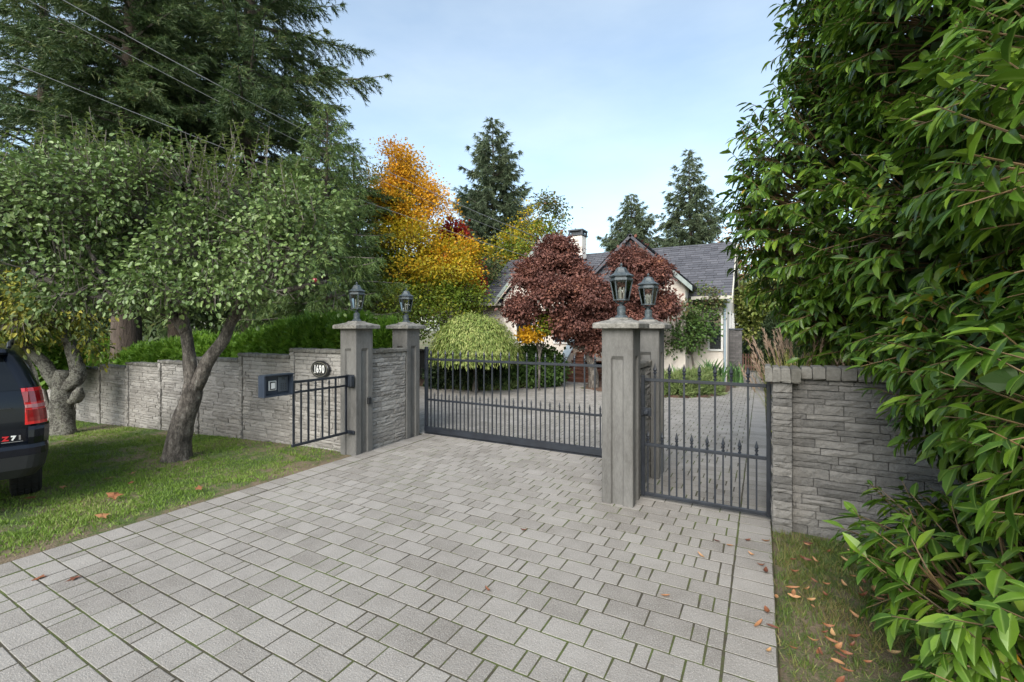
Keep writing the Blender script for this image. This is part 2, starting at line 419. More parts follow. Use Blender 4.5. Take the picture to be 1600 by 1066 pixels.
fol('grass_dry', [(0, (.045, .085, .012, 1)), (.48, (.10, .15, .028, 1)), (.72, (.20, .18, .06, 1)), (1, (.32, .22, .11, 1))], noise=((1.4, .4), (6, .15)), rnd=.5)
LAU = [(0, (.024, .056, .007, 1)), (.4, (.052, .115, .011, 1)), (.75, (.10, .185, .017, 1)), (.95, (.20, .29, .03, 1)), (.965, (.42, .24, .02, 1)), (1, (.50, .22, .03, 1))]
fol('laurel', LAU, noise=((1.1, .2),), rnd=.8, rough=.34, spec=.34, transl=.26, rib=(.17, .26, .055, 1))
fol('laurel_shade_leaf', [(0, (.015, .038, .008, 1)), (1, (.04, .09, .015, 1))], rough=.4, transl=.1)  # darker than the outer laurel: shade inside the crown put into the colour
fol('dead_leaf', [(0, (.10, .035, .022, 1)), (.4, (.22, .085, .04, 1)), (.75, (.38, .20, .09, 1)), (1, (.52, .38, .19, 1))], rnd=.9, noise=((9, .1),), rough=.5, transl=.1)
# ================================================================== SETTING: ground, drive, beds
def gz(x, y):
    x = np.asarray(x, float); y = np.asarray(y, float)
    s = np.clip(-6.3 - x, 0, 16)
    s = s - .8 * (1 - np.exp(-s / .8))
    return -.052 * s * np.clip((9 - y) / 3.5, 0, 1)
DX0, DX1 = -5.83, 0.09
def in_pave(x, y):
    x = np.asarray(x, float); y = np.asarray(y, float)
    a = (x > DX0) & (x < DX1) & (y < 7.05)
    b = (x > -11.5) & (x < DX1) & (y >= 7.05) & (y < 26)
    return a | b
xs = np.unique(np.concatenate([[-600, -250, -100, -50, -30], np.arange(-24, -6, .35), [-5.86, DX0 + .01, -4, -2, DX1 - .012, DX1 + .012], np.arange(.25, 4, .3), [6, 12, 30, 90, 250, 600]]))
ys = np.unique(np.concatenate([[-600, -200, -60, -20, -8], np.arange(-4, 5.6, .3), [5.6, 6.2, 7.04, 7.06, 9, 12, 16, 20, 25.99, 26.01, 35, 60, 120, 300, 700]]))
X, Y = np.meshgrid(xs, ys)
Z = gz(X, Y) - .004 + .02 * noise3(np.stack([X, Y, X * 0], -1), 1.3, 1) * ((X < -6.2) & (X > -24) & (Y < 5.2)) - .02
Z = np.where(in_pave(X, Y), -.09, Z)
nx, ny = len(xs), len(ys)
i, j = np.meshgrid(np.arange(nx - 1), np.arange(ny - 1)); a = (j * nx + i).ravel()
mb = MB(); mb.add(np.stack([X, Y, Z], -1), np.stack([a, a + 1, a + nx + 1, a + nx], 1))
structure('ground', mb, M['soil'], smooth=True)

# beds of the courtyard: outline polygons (world metres)
BED_A = [(-12.5, 12.75), (-10.6, 12.9), (-9.0, 12.75), (-8.1, 13.0), (-7.55, 13.6), (-7.3, 14.6), (-7.3, 18.9), (-12.5, 18.9)]
BED_B = [(-5.6, 18.9), (-5.75, 16.2), (-5.4, 15.1), (-4.5, 14.5), (-3.4, 14.2), (-2.2, 14.35), (-1.4, 14.9), (-1.0, 16.0), (-.85, 18.0), (-.85, 22.6), (-1.15, 22.6), (-1.15, 18.9)]
def inpoly(x, y, poly):
    x = np.asarray(x, float); y = np.asarray(y, float); c = np.zeros(x.shape, bool); n = len(poly)
    for k in range(n):
        (x0, y0), (x1, y1) = poly[k], poly[(k + 1) % n]
        c ^= ((y0 > y) != (y1 > y)) & (x < (x1 - x0) * (y - y0) / ((y1 - y0) or 1e-9) + x0)
    return c
def bed(poly, z=.05):
    P = np.array(poly); mb = MB(); n = len(P)
    inner = P + .12 * nrm(P.mean(0) - P)
    V = np.concatenate([np.c_[P, np.full(n, -.02)], np.c_[inner, np.full(n, z)]])
    k = np.arange(n); mb.add(V, np.stack([k, (k + 1) % n, (k + 1) % n + n, k + n], 1)); mb.f.append((np.array([n + k]), 0))
    structure('planting_bed', mb, M['mulch'])
bed(BED_A); bed(BED_B)

# ---- concrete pavers: three sizes laid in 0.2 m rows, real joints
ROW, GAP = .2, .014
def paver_unit(L_, Wd, seed):
    r = np.random.default_rng(seed); c = .003
    hx, hy = L_ / 2 - GAP / 2, Wd / 2 - GAP / 2
    b = np.array([[-hx, -hy], [hx, -hy], [hx, hy], [-hx, hy]]) + r.uniform(-.003, .003, (4, 2))
    t = b * (1 - c / np.array([hx, hy]))
    z = r.uniform(-.0004, .0004, 4)
    V = np.concatenate([np.c_[b, np.full(4, -.05)], np.c_[b, z - .0015], np.c_[t, z]])
    F = []
    for k in range(4):
        q = (k + 1) % 4; F += [[k, q, q + 4, k + 4], [k + 4, q + 4, q + 8, k + 8]]
    F.append([8, 9, 10, 11])
    return V, np.array(F)
PU = {(a_, s): paver_unit(a_[0], a_[1], 11 * s + 3) for a_ in ((.3, .2), (.2, .2), (.1, .2)) for s in range(4)}
pieces = []      # (x, y, size, variant, courtyard?)
pr = random.Random(3)
prev_joints = set()
def fill(x0, x1, y, courtyard):
    global prev_joints
    x = x0; seen = set()
    last = None
    while x1 - x > .06:
        left = x1 - x
        opts = [l for l in (.3, .2, .1) if l <= left + 1e-6]
        if not opts: break
        w = {.3: .42, .2: .36, .1: .22}
        free = [o for o in opts if round((x + o - x0) * 10) not in prev_joints] or opts
        l = pr.choices(free, [w[o] for o in free])[0]
        pieces.append((x + l / 2, y + ROW / 2, (l, .2), pr.randrange(4), courtyard)); last = l; x += l; seen.add(round((x - x0) * 10))
    prev_joints = seen
y = -0.6
while y < 7.0:
    pieces.append((DX0 + .15, y + .1, (.3, .2), pr.randrange(4), False)); pieces.append((DX1 - .15, y + .1, (.3, .2), pr.randrange(4), False))
    fill(DX0 + .317, DX1 - .3, y, False); y += ROW
yc = y
while y < 25.6:
    pieces.append((DX1 - .15, y + .1, (.3, .2), pr.randrange(4), True))
    fill(-11.412 if y < 18.9 else -.912, DX1 - .3, y, True); y += ROW
PX = np.array([p[0] for p in pieces]); PY = np.array([p[1] for p in pieces])
blocked = inpoly(PX, PY, BED_A) | inpoly(PX, PY, BED_B) | ((PY > 18.8) & (PX < -1.1)) | ((PX < -6.3) & (PY < 7.3))
mbj = MB(); box(mbj, DX0, DX1, -.7, yc, -.07, -.0032)
drive = structure('driveway', mbj, M['joint'])
mbj = MB(); box(mbj, -11.4, DX1, yc + .001, 18.9, -.07, -.0032); box(mbj, -1.1, DX1, 18.902, 25.7, -.07, -.0032)
court = structure('courtyard', mbj, M['joint'])
dep = -FWD[0] * 0 + PX * FWD[0] + PY * FWD[1]; lat = PX * RGT[0] + PY * RGT[1]
sx = 800 + FP * lat / np.maximum(dep, .1); sy = 515 + FP * EYE / np.maximum(dep, .1)
area = np.array([p[2][0] * p[2][1] for p in pieces]) / np.maximum(dep, .3) ** 3
ok = (dep > .5) & (sx > -15) & (sx < 1310) & (sy < 1085) & ~blocked & ~np.array([p[4] for p in pieces])
order = np.argsort(-np.where(ok, area, -1))[:300]
single = set(order.tolist())
pm = {}
rest_d, rest_c = MB(), MB()
for k, (x, y_, sz, v, cy) in enumerate(pieces):
    if blocked[k]: continue
    dz = pr.uniform(-.0007, .0007)
    if k in single:
        if (sz, v) not in pm: pm[(sz, v)] = MB().add(*PU[(sz, v)]).mesh('paver')
        o = link('paver', pm[(sz, v)], M['paver'], drive, (x, y_, dz))
        o.rotation_euler = (pr.uniform(-.003, .003), pr.uniform(-.003, .003), pr.uniform(-.008, .008))
    else:
        V, F = PU[(sz, v)]
        (rest_c if cy else rest_d).add(V + [x, y_, dz], F)
part('pavers', rest_d, M['paver'], drive, kind='stuff')
part('pavers', rest_c, M['paver'], court, kind='stuff')

# ================================================================== WALLS
def unit_stone(seed):
    """Rock-faced unit block: x 0..1, z 0..1, face towards -y (depth 0..1)."""
    r = np.random.default_rng(seed); V = []
    for jv in range(3):
        for iu in range(5):
            e = (iu in (0, 4)) or (jv in (0, 2))
            u = iu / 4 + (r.uniform(-.05, .05) if 0 < iu < 4 else 0); v = jv / 2 + (r.uniform(-.09, .09) if jv == 1 else r.uniform(-.05, .05))
            V.append([np.clip(u, 0, 1), -(r.uniform(.55, .85) if e else r.uniform(.7, 1.05)), v])
    F = []
    for jv in range(2):
        for iu in range(4):
            a = jv * 5 + iu; F.append([a, a + 1, a + 6, a + 5])
    ring = [0, 1, 2, 3, 4, 9, 14, 13, 12, 11, 10, 5]; b = len(V)
    for q in ring: V.append([V[q][0], .3, V[q][2]])
    for k in range(12):
        k2 = (k + 1) % 12; F.append([ring[k2], ring[k], b + k, b + k2])
    return np.array(V, float), np.array(F)
ST = [unit_stone(50 + s) for s in range(18)]
STM = [None] * 18
def courses(Lw, Hw, seed, hs=(.055, .105), ls=(.2, .48)):
    r = random.Random(seed); out_ = []; v = 0
    while Hw - v > .035:
        h = min(r.uniform(*hs), Hw - v)
        if Hw - v - h < .04: h = Hw - v
        u = -r.uniform(0, .3)
        while u < Lw - .03:
            l = r.uniform(*ls); u0, u1 = max(u, 0), min(u + l, Lw)
            if Lw - u1 < .06: u1 = Lw
            if u1 - u0 > .03:
                if h > .085 and r.random() < .3:
                    s = h * r.uniform(.4, .6); out_ += [(u0, v, u1 - u0, s), (u0, v + s, u1 - u0, h - s)]
                else: out_.append((u0, v, u1 - u0, h))
            u += l if u1 < Lw else 9
        v += h
    return out_
def lay(parent, rects, org, rz, depth, mat, seed, single_=True, gap=.007, pname='stone'):
    """Lay stones as objects (children) or joined; org = lower corner, face towards -y turned by rz."""
    r = random.Random(seed); mbx = MB(); c, s_ = math.cos(rz), math.sin(rz)
    rl = rootloc(parent)
    for (u, v, l, h) in rects:
        k = r.randrange(18); d = depth * r.uniform(.75, 1.25)
        if single_:
            if STM[k] is None: STM[k] = {}
            if mat not in STM[k]: STM[k][mat] = MB().add(*ST[k]).mesh('stone')
            o = link(pname, STM[k][mat], M[mat], parent, (org[0] + c * u - rl[0], org[1] + s_ * u - rl[1], org[2] + v - rl[2]))
            o.scale = (l - gap, d, h - gap); o.rotation_euler = (0, 0, rz)
        else:
            V = ST[k][0] * [l - gap, d, h - gap]
            V = np.c_[V[:, 0] + u, V[:, 1], V[:, 2] + v]
            mbx.add(np.c_[V[:, 0] * c - V[:, 1] * s_, V[:, 0] * s_ + V[:, 1] * c, V[:, 2]] + org, ST[k][1])
    if not single_ and mbx.v: part(pname + 's', mbx, M[mat], parent, kind='stuff')
def coping_blocks(parent, L0, org, rz, dep_, h, mat, seed, single_, wid=(.07, .14)):
    r = random.Random(seed); u = 0; mbx = MB(); c, s_ = math.cos(rz), math.sin(rz); rl = rootloc(parent)
    while u < L0 - .02:
        w = min(r.uniform(*wid), L0 - u)
        if L0 - u - w < .05: w = L0 - u
        V, F = MBbev(w - .006, dep_ + r.uniform(-.012, .012), h + r.uniform(-.008, .006), r)
        V = V + [u, 0, 0]; V = np.c_[V[:, 0] * c - V[:, 1] * s_, V[:, 0] * s_ + V[:, 1] * c, V[:, 2]] + org
        if single_: part('coping_stone', MB().add(V, F), M[mat], parent)
        else: mbx.add(V, F)
        u += w
    if not single_: part('coping_stones', mbx, M[mat], parent, kind='stuff')
def MBbev(l, d, h, r):
    b = min(.014, l * .2)
    def rg(z, e): return [[e, e, z], [l - e, e, z], [l - e, d - e, z], [e, d - e, z]]
    V = np.array(rg(0, b * .4) + rg(b, 0) + rg(h - b, 0) + rg(h, b), float) + np.array([[r.uniform(-.005, .005) for _ in range(3)] for _ in range(16)])
    F = [[3, 2, 1, 0], [12, 13, 14, 15]]
    for k in range(3):
        for q in range(4): F.append([k * 4 + q, k * 4 + (q + 1) % 4, k * 4 + 4 + (q + 1) % 4, k * 4 + 4 + q])
    return V, np.array(F)

# long roadside wall left of the drive, stepping down with the verge
wl = thing('stone_wall', 'long grey rock faced wall stepping down behind the lawn and the leaning tree', 'wall', (-7.0, 5.45, 0))
tops = [1.70, 1.575, 1.455, 1.33, 1.235, 1.115, 1.015, .92, .82, .72]
edges = [-6.155] + [-7.57 - 1.6 * k for k in range(10)]
for k in range(10):
    x1, x0, tp = edges[k], edges[k + 1], tops[k]
    zb = float(gz(x0, 5.3)) - .12
    mb = MB(); box(mb, x0 + .002, x1 - .002, 5.395, 5.53, zb, tp - .062)
    pn = part('panel', mb, M['mortar'], wl)
    lay(pn, courses(x1 - x0 - .13, tp - .06 - zb, 100 + k), np.array([x0 + .12, 5.395, zb]), 0, .036, 'stone', 200 + k, single_=(k < 3))
    lay(wl, courses(.112, tp - .06 - zb + .0, 150 + k, (.06, .12), (.4, .5)), np.array([x0 + .0, 5.385, zb]), 0, .055, 'stone', 300 + k, single_=False, pname='post_stone')
    coping_blocks(wl, x1 - x0 - .004, np.array([x0 + .002, 5.33, tp - .06]), 0, .24, .065, 'coping', 400 + k, False, (.08, .16))

# short return wall between the two left piers
ws = thing('stone_wall', 'short rock faced wall between the two piers left of the sliding gate', 'wall', (-5.95, 6.1, 0))
mb = MB(); box(mb, -6.08, -5.90, 5.645, 6.548, -.05, 1.635); pn = part('panel', mb, M['mortar'], ws)
lay(pn, courses(.895, 1.685, 31), np.array([-5.90, 5.648, -.05]), R(90), .04, 'stone', 32)
coping_blocks(ws, .90, np.array([-5.83, 5.646, 1.637]), R(90), .27, .07, 'coping', 33, False, (.08, .14))

# short wall between the two right piers
wr = thing('stone_wall', 'narrow rock faced wall squeezed between the two piers beside the walk gate', 'wall', (-1.45, 6.0, 0))
mb = MB(); box(mb, -1.53, -1.385, 5.622, 6.428, -.05, 1.56); pn = part('panel', mb, M['mortar'], wr)
lay(pn, courses(.80, 1.60, 41), np.array([-1.385, 5.625, -.05]), R(90), .05, 'stone_dark', 42, single_=False)
coping_blocks(wr, .80, np.array([-1.32, 5.625, 1.562]), R(90), .26, .07, 'coping', 43, False, (.08, .14))

# wall right of the walk gate, disappearing under the laurel
wg = thing('stone_wall', 'dark grey rock faced wall half hidden by the big glossy laurel', 'wall', (1.5, 5.55, 0))
mb = MB(); box(mb, .272, 4.6, 5.50, 5.64, -.1, 1.545); pn = part('panel', mb, M['mortar'], wg)
lay(pn, courses(1.85, 1.64, 51), np.array([.278, 5.50, -.1]), 0, .036, 'stone_dark', 52)
lay(pn, courses(2.4, 1.64, 53), np.array([2.14, 5.50, -.1]), 0, .036, 'stone_dark', 54, single_=False)
mb = MB(); box(mb, .115, .262, 5.40, 5.76, -.08, 1.51); ps = part('post', mb, M['mortar'], wg)
lay(ps, courses(.172, 1.59, 55, (.05, .105), (.4, .5)), np.array([.104, 5.40, -.08]), 0, .04, 'stone_dark', 56)
lay(ps, courses(.36, 1.59, 57, (.05, .105), (.4, .5)), np.array([.115, 5.76, -.08]), R(-90), .03, 'stone_dark', 58, single_=False)
coping_blocks(wg, .32, np.array([.03, 5.32, 1.515]), 0, .46, .15, 'coping', 59, True, (.06, .09))
coping_blocks(wg, 4.2, np.array([.352, 5.42, 1.55]), 0, .28, .125, 'coping', 60, True, (.075, .14))

# ================================================================== PIERS AND LANTERNS
PW = .37
def make_pier(label):
    t = thing('gate_pier', label, 'gate pier', (0, 0, 0), group='concrete gate piers')
    h = PW / 2; mb = MB(); Rg = []
    for z, d in ((-.05, .03), (1.695, .03), (1.74, .0), (2.06, .0)):
        ring = []
        for k in range(4):
            c, s_ = round(math.cos(k * math.pi / 2)), round(math.sin(k * math.pi / 2))
            for (a_, e) in ((-h + .008, 0), (-.075, 0), (-.060, d), (.060, d), (.075, 0), (h - .008, 0)):
                x, y_ = a_, -h + e; ring.append([x * c - y_ * s_, x * s_ + y_ * c, z])
        Rg.append(ring)
    rings(mb, Rg); part('shaft', mb, M['concrete'], t, local=True)
    mb = MB(); q = h + .088
    def sq(e, z): return [[-e + .01, -e, z], [e - .01, -e, z], [e, -e + .01, z], [e, e - .01, z], [e - .01, e, z], [-e + .01, e, z], [-e, e - .01, z], [-e, -e + .01, z]]
    rings(mb, [sq(q - .012, 2.06), sq(q, 2.068), sq(q, 2.115), sq(q - .012, 2.128), sq(.12, 2.168), sq(.10, 2.19)])
    part('cap', mb, M['cap'], t, local=True)
    return t
PC = [(-5.97, 5.455), (-6.035, 6.74), (-1.48, 5.435), (-1.415, 6.615)]
PLAB = ['concrete pier with the intercom railing bracketed to its front', 'concrete pier at the left end of the sliding gate',
        'nearest and largest concrete pier, between the sliding gate and the walk gate', 'concrete pier standing close behind the nearest one, seen past the walk gate']
piers = [make_pier(PLAB[0])]
piers[0].location = (*PC[0], 0)
for k in (1, 2, 3): piers.append(dup(piers[0], (*PC[k], 0), PLAB[k]))

def make_lantern(label, n=6):
    t = thing('lantern', label, 'lantern', (0, 0, 0), group='carriage lanterns on the gate piers')
    mb = MB(); lathe(mb, [(.078, 0), (.078, .012), (.062, .03), (.05, .034), (.05, .125), (.044, .135), (.024, .15), (.018, .165), (.03, .18), (.018, .195)], n=20)
    part('stem', mb, M['lantern'], t, smooth=False, local=True)
    mb = MB()
    for k in range(4):
        a_ = k * math.pi / 2 + .4; tube(mb, [[.02 * math.cos(a_), .02 * math.sin(a_), .165], [.065 * math.cos(a_), .065 * math.sin(a_), .19], [.075 * math.cos(a_), .075 * math.sin(a_), .222]], .007, n=5)
    part('cradle', mb, M['lantern'], t, local=True)
    rb, rt, z0, z1 = .086, .128, .222, .442
    mb = MB(); lathe(mb, [(rb + .012, z0 - .012), (rb + .012, z0), (rb - .006, z0 + .006), (.02, z0 + .006)], n=n)
    lathe(mb, [(rt + .006, z1), (rt + .012, z1 + .006), (rt + .01, z1 + .03), (rt - .004, z1 + .032), (rt - .006, z1 + .05)], n=n)
    for k in range(n):
        a_ = k / n * 2 * math.pi; c, s_ = math.cos(a_), math.sin(a_)
        sticks(mb, [[rb * c, rb * s_, z0]], [[rt * c, rt * s_, z1]], .0085, .0085, n=6)
    part('cage', mb, M['lantern'], t, local=True)
    for k in range(n):
        a0, a1 = k / n * 2 * math.pi, (k + 1) / n * 2 * math.pi; V = []
        for e in (.985, .96):
            for (r_, a_, z) in ((rb, a0, z0), (rb, a1, z0), (rt, a1, z1), (rt, a0, z1)): V.append([r_ * e * math.cos(a_), r_ * e * math.sin(a_), z])
        mb = MB(); mb.add(V[:4], [[0, 1, 2, 3]]); part('glass_pane', mb, M['glass'], t, local=True)
    mb = MB(); lathe(mb, [(rt - .01, z1 + .046), (.146, z1 + .052), (.150, z1 + .064), (.125, z1 + .078), (.092, z1 + .098), (.076, z1 + .122), (.064, z1 + .148), (.046, z1 + .166), (.012, z1 + .172)], n=n)
    part('roof', mb, M['lantern'], t, local=True)
    mb = MB(); lathe(mb, [(.011, z1 + .170), (.009, z1 + .182), (.017, z1 + .19), (.019, z1 + .2), (.01, z1 + .212), (.004, z1 + .222)], n=10)
    part('finial', mb, M['lantern'], t, local=True)
    for k in range(3):
        a_ = k * 2.1 + .3; mb = MB(); c = (.03 * math.cos(a_), .03 * math.sin(a_), z0 + .005)
        lathe(mb, [(.013, 0), (.013, .085), (.010, .088), (.014, .105), (.010, .13), (.003, .145)], c, n=8); part('candle', mb, M['candle'], t, local=True)
    return t
LLAB = ['verdigris lantern on the pier that carries the intercom railing', 'verdigris lantern on the pier at the left end of the sliding gate',
        'nearest and tallest looking verdigris lantern, with candle bulbs, on the nearest pier', 'verdigris lantern just behind the nearest lantern, to its right']
lan = make_lantern(LLAB[2]); lan.location = (*PC[2], 2.188); lan.rotation_euler = (0, 0, R(12))
for k, rz in ((0, 28), (1, 33), (3, 14)): dup(lan, (*PC[k], 2.188), LLAB[k], R(rz))

# ================================================================== GATES
def bar_mesh(hw, z0, z1):
    mb = MB(); box(mb, -hw, hw, -hw, hw, z0, z1); return mb.mesh('bar')
def tip_mesh(s, z):
    mb = MB(); lathe(mb, [(.010 * s, 0), (.019 * s, .006 * s), (.019 * s, .016 * s), (.010 * s, .022 * s), (.012 * s, .045 * s), (.021 * s, .052 * s), (.021 * s, .06 * s), (.012 * s, .068 * s), (.022 * s, .09 * s), (.012 * s, .125 * s), (.002 * s, .165 * s)], (0, 0, z), n=8)
    return mb.mesh('spear_tip')
def bars(t, xs_, y_, hw, z0, z1, s):
    bm_, tm_ = bar_mesh(hw, z0, z1), tip_mesh(s, z1)
    for x in xs_:
        b = link('bar', bm_, M['iron'], t, (x - t.location.x, y_ - t.location.y, 0))
        link('spear_tip', tm_, M['iron'], b)
def rail(t, x0, x1, y_, z, hz, hy, name='rail'):
    mb = MB(); bevbox(mb, x0, x1, y_ - hy, y_ + hy, z - hz, z + hz, .004); part(name, mb, M['iron'], t)
GY = 7.08
sg = thing('sliding_gate', 'wide dark iron sliding gate of spear topped bars across the drive', 'gate', (-3.6, GY, 0))
rail(sg, -5.80, -1.36, GY, 1.465, .022, .022); rail(sg, -5.80, -1.36, GY, .672, .018, .018); rail(sg, -5.84, -1.36, GY, .085, .055, .035, 'bottom_rail')
rail(sg, -5.84, -5.785, GY, .90, .81, .03, 'end_post')
bars(sg, [-5.70 + .176 * k for k in range(25)], GY, .0105, .14, 1.49, 1.0)
bars(sg, [-5.70 + .088 + .176 * k for k in range(24)], GY, .0085, .14, .695, .85)
mb = MB(); box(mb, -5.84, -1.38, GY - .03, GY + .03, .0, .02)
tag(part('gate_track', mb, M['iron']), 'dark steel track in the paving under the sliding gate', 'track')

WY = 5.64
wgt = thing('walk_gate', 'narrow dark iron walk gate with spear tips beside the nearest pier', 'gate', (-.6, WY, 0))
rail(wgt, -1.245, .045, WY, 1.44, .018, .018); rail(wgt, -1.245, .045, WY, .655, .018, .018); rail(wgt, -1.245, .045, WY, .055, .02, .018)
rail(wgt, -1.288, -1.246, WY, .76, .73, .021, 'gate_stile'); rail(wgt, .046, .090, WY, .76, .73, .022, 'gate_stile')
bars(wgt, [-1.127 + .166 * k for k in range(7)], WY, .0105, .07, 1.47, 1.05)
bars(wgt, [-1.210 + .166 * k for k in range(8)], WY, .0085, .07, .675, .95)
mb = MB(); bevbox(mb, -1.287, -1.165, WY - .045, WY - .021, 1.005, 1.105, .006); lk = part('lock_plate', mb, M['iron'], wgt)
mb = MB(); lathe(mb, [(.024, 0), (.024, .02), (.018, .028), (.03, .04), (.034, .055), (.022, .066)], n=14)
V = np.concatenate(mb.v); mb.v = [np.c_[V[:, 0] - 1.215, WY - .045 - V[:, 2], V[:, 1] + 1.06]]; part('knob', mb, M['iron'], lk)
for z in (1.40, .10):
    mb = MB(); lathe(mb, [(.022, 0), (.022, .08)], (.103, WY - .02, z - .04), n=10); box(mb, .09, .125, WY - .005, WY + .03, z - .03, z + .03); part('hinge', mb, M['iron'], wgt)

# ================================================================== INTERCOM RAILING
RX = -5.95
ir = thing('intercom_railing', 'low dark iron railing bracketed to the left pier, carrying the intercom box', 'railing', (RX, 4.7, .3))
def yrail(y0, y1, z, hz, hx, name='rail'):
    mb = MB(); bevbox(mb, RX - hx, RX + hx, y0, y1, z - hz, z + hz, .003); part(name, mb, M['iron'], ir)
yrail(4.232, 5.24, 1.285, .018, .018); yrail(4.232, 5.24, 1.135, .015, .015); yrail(4.235, 5.24, .365, .018, .018)
bt = bar_mesh(.011, .35, 1.27); bs = bar_mesh(.0095, .35, 1.15); tm_ = tip_mesh(.8, 1.15)
for k, yb in enumerate(np.linspace(4.262, 5.13, 8)):
    if k == 7: continue
    b = link('bar', bs if k % 2 else bt, M['iron'], ir, (0, yb - 4.7, -.3))
    if k % 2: link('spear_tip', tm_, M['iron'], b)
b = link('bar', bar_mesh(.013, .35, 1.28), M['iron'], ir, (0, 5.215 - 4.7, -.3))
mb = MB(); bevbox(mb, RX - .05, RX + .14, 5.243, 5.268, 1.10, 1.31, .012); part('bracket', mb, M['iron'], ir)
mb = MB(); bevbox(mb, RX + .09, RX + .17, 5.16, 5.242, 1.12, 1.30, .012); part('motor_box', mb, M['iron'], ir)
mb = MB(); bevbox(mb, RX - .05, RX + .15, 5.235, 5.268, .34, .40, .008); part('bracket', mb, M['iron'], ir)
ib = thing('intercom_box', 'blue grey hooded intercom box with a white framed button', 'intercom', (RX, 4.0, 1.12))
mb = MB()
y0, y1, z0, z1, xb, xf = 3.79, 4.228, 1.12, 1.41, RX - .09, RX + .045
box(mb, xb, xb + .02, y0, y1, z0, z1)
box(mb, xb + .021, xf, y0, y0 + .022, z0, z1); box(mb, xb + .021, xf, y1 - .022, y1, z0, z1)
box(mb, xb + .021, xf, y0 + .023, y1 - .023, z0, z0 + .02); box(mb, xb + .021, xf + .02, y0 + .002, y1 - .002, z1 + .001, z1 + .016)
part('housing', mb, M['boxmetal'], ib)
mb = MB(); box(mb, xb + .022, RX - .035, y0 + .024, y1 - .024, z0 + .022, z1 - .002); part('face_plate', mb, M['boxmetal'], ib)
fx = RX - .034
mb = MB(); bevbox(mb, fx, fx + .018, 3.895, 4.01, 1.20, 1.335, .006); bp = part('button_frame', mb, M['white_paint'], ib)
mb = MB(); box(mb, fx + .019, fx + .022, 3.912, 3.993, 1.212, 1.322); part('button_surround', mb, M['black'], bp)
mb = MB(); bevbox(mb, fx + .023, fx + .03, 3.923, 3.982, 1.226, 1.308, .003); part('button', mb, M['white_paint'], bp)
mb = MB(); bevbox(mb, fx, fx + .01, 4.045, 4.192, 1.17, 1.38, .004); kp = part('keypad', mb, M['grey_panel'], ib)
kmesh = MB(); bevbox(kmesh, 0, .005, -.012, .012, -.009, .009, .002); kmesh = kmesh.mesh('key')
for rr in range(4):
    for cc in range(3): link('key', kmesh, M['keys'], kp, (fx + .0105 - RX, 4.085 + cc * .034 - 4.0, 1.205 + rr * .025 - 1.12))
mb = MB()
for q in range(4): box(mb, fx + .0105, fx + .013, 4.092, 4.145, 1.335 + q * .009, 1.339 + q * .009)
part('speaker_grille', mb, M['black'], kp)

# gate photo-eye on the pier
mb = MB(); bevbox(mb, -5.783, -5.745, 5.50, 5.575, .80, .915, .008)
tag(part('photo_eye', mb, M['black']), 'small black photo eye on the side of the left pier', 'sensor')

# ------------------------------------------------ number plaque
def text_mesh(body, size, xs_=1.0, off=0.0, ext=.003):
    cu = bpy.data.curves.new('text', 'FONT'); cu.body = body; cu.size = size; cu.align_x = 'CENTER'; cu.align_y = 'CENTER'; cu.extrude = ext; cu.offset = off; cu.resolution_u = 4
    o = bpy.data.objects.new('text', cu); COL.objects.link(o)
    dg = bpy.context.evaluated_depsgraph_get(); me = bpy.data.meshes.new_from_object(o.evaluated_get(dg))
    bpy.data.objects.remove(o); bpy.data.curves.remove(cu)
    V = np.zeros(len(me.vertices) * 3, 'f4'); me.vertices.foreach_get('co', V); V = V.reshape(-1, 3); V[:, 0] *= xs_
    me.vertices.foreach_set('co', V.ravel()); return me
PLX, PLY, PLZ = -6.71, 5.31, 1.36
pl = thing('number_plaque', 'black oval plaque with white house number 1690 on the stone wall', 'house number', (PLX, PLY, PLZ))
def oval(prof, rot=(90, 0)):
    mb = MB(); lathe(mb, prof, n=40); V = np.concatenate(mb.v); mb.v = [np.c_[V[:, 0], -V[:, 2], V[:, 1]]]; 
    mb.f = [(F[:, ::1], m) for F, m in mb.f]; return mb
mb = MB(); 
def ell(mb, ax, az, y_, n=48): 
    a_ = np.arange(n) / n * 2 * np.pi; return np.stack([ax * np.cos(a_), np.full(n, y_), az * np.sin(a_)], 1)
rings(mb, [ell(mb, .225, .150, .03)[::-1], ell(mb, .225, .150, -.004)[::-1], ell(mb, .215, .142, -.012)[::-1], ell(mb, .205, .134, -.010)[::-1]])
part('plate', mb, M['black'], pl, local=True)
mb = MB()
rings(mb, [ell(mb, .198, .127, -.0105)[::-1], ell(mb, .195, .124, -.015)[::-1], ell(mb, .186, .117, -.015)[::-1], ell(mb, .183, .114, -.0105)[::-1]], caps=False)
for sgn in (1, -1):
    for q in (-.055, 0, .055):
        a_ = np.linspace(0, 5.2, 14); rr = .022 * (1 - a_ / 8)
        tube(mb, np.stack([q + sgn * rr * np.cos(a_), np.full(14, -.013), sgn * (.088 - abs(q) * .25) + rr * .6 * np.sin(a_)], 1), .0035, n=4)
part('scroll_border', mb, M['gold'], pl, local=True)
xo = -.125
for ch, w in zip('1690', (.055, .08, .08, .08)):
    me = text_mesh(ch, .185, .62, .005, .003)
    o = link('digit', me, M['white_paint'], pl, (xo + w / 2 - .005, -.0155, 0)); o.rotation_euler = (R(90), 0, 0); xo += w * .86 + .004
mb = MB(); box(mb, -.128, -.082, -.0185, -.0125, -.066, -.054); part('digit_serif', mb, M['white_paint'], pl, local=True)

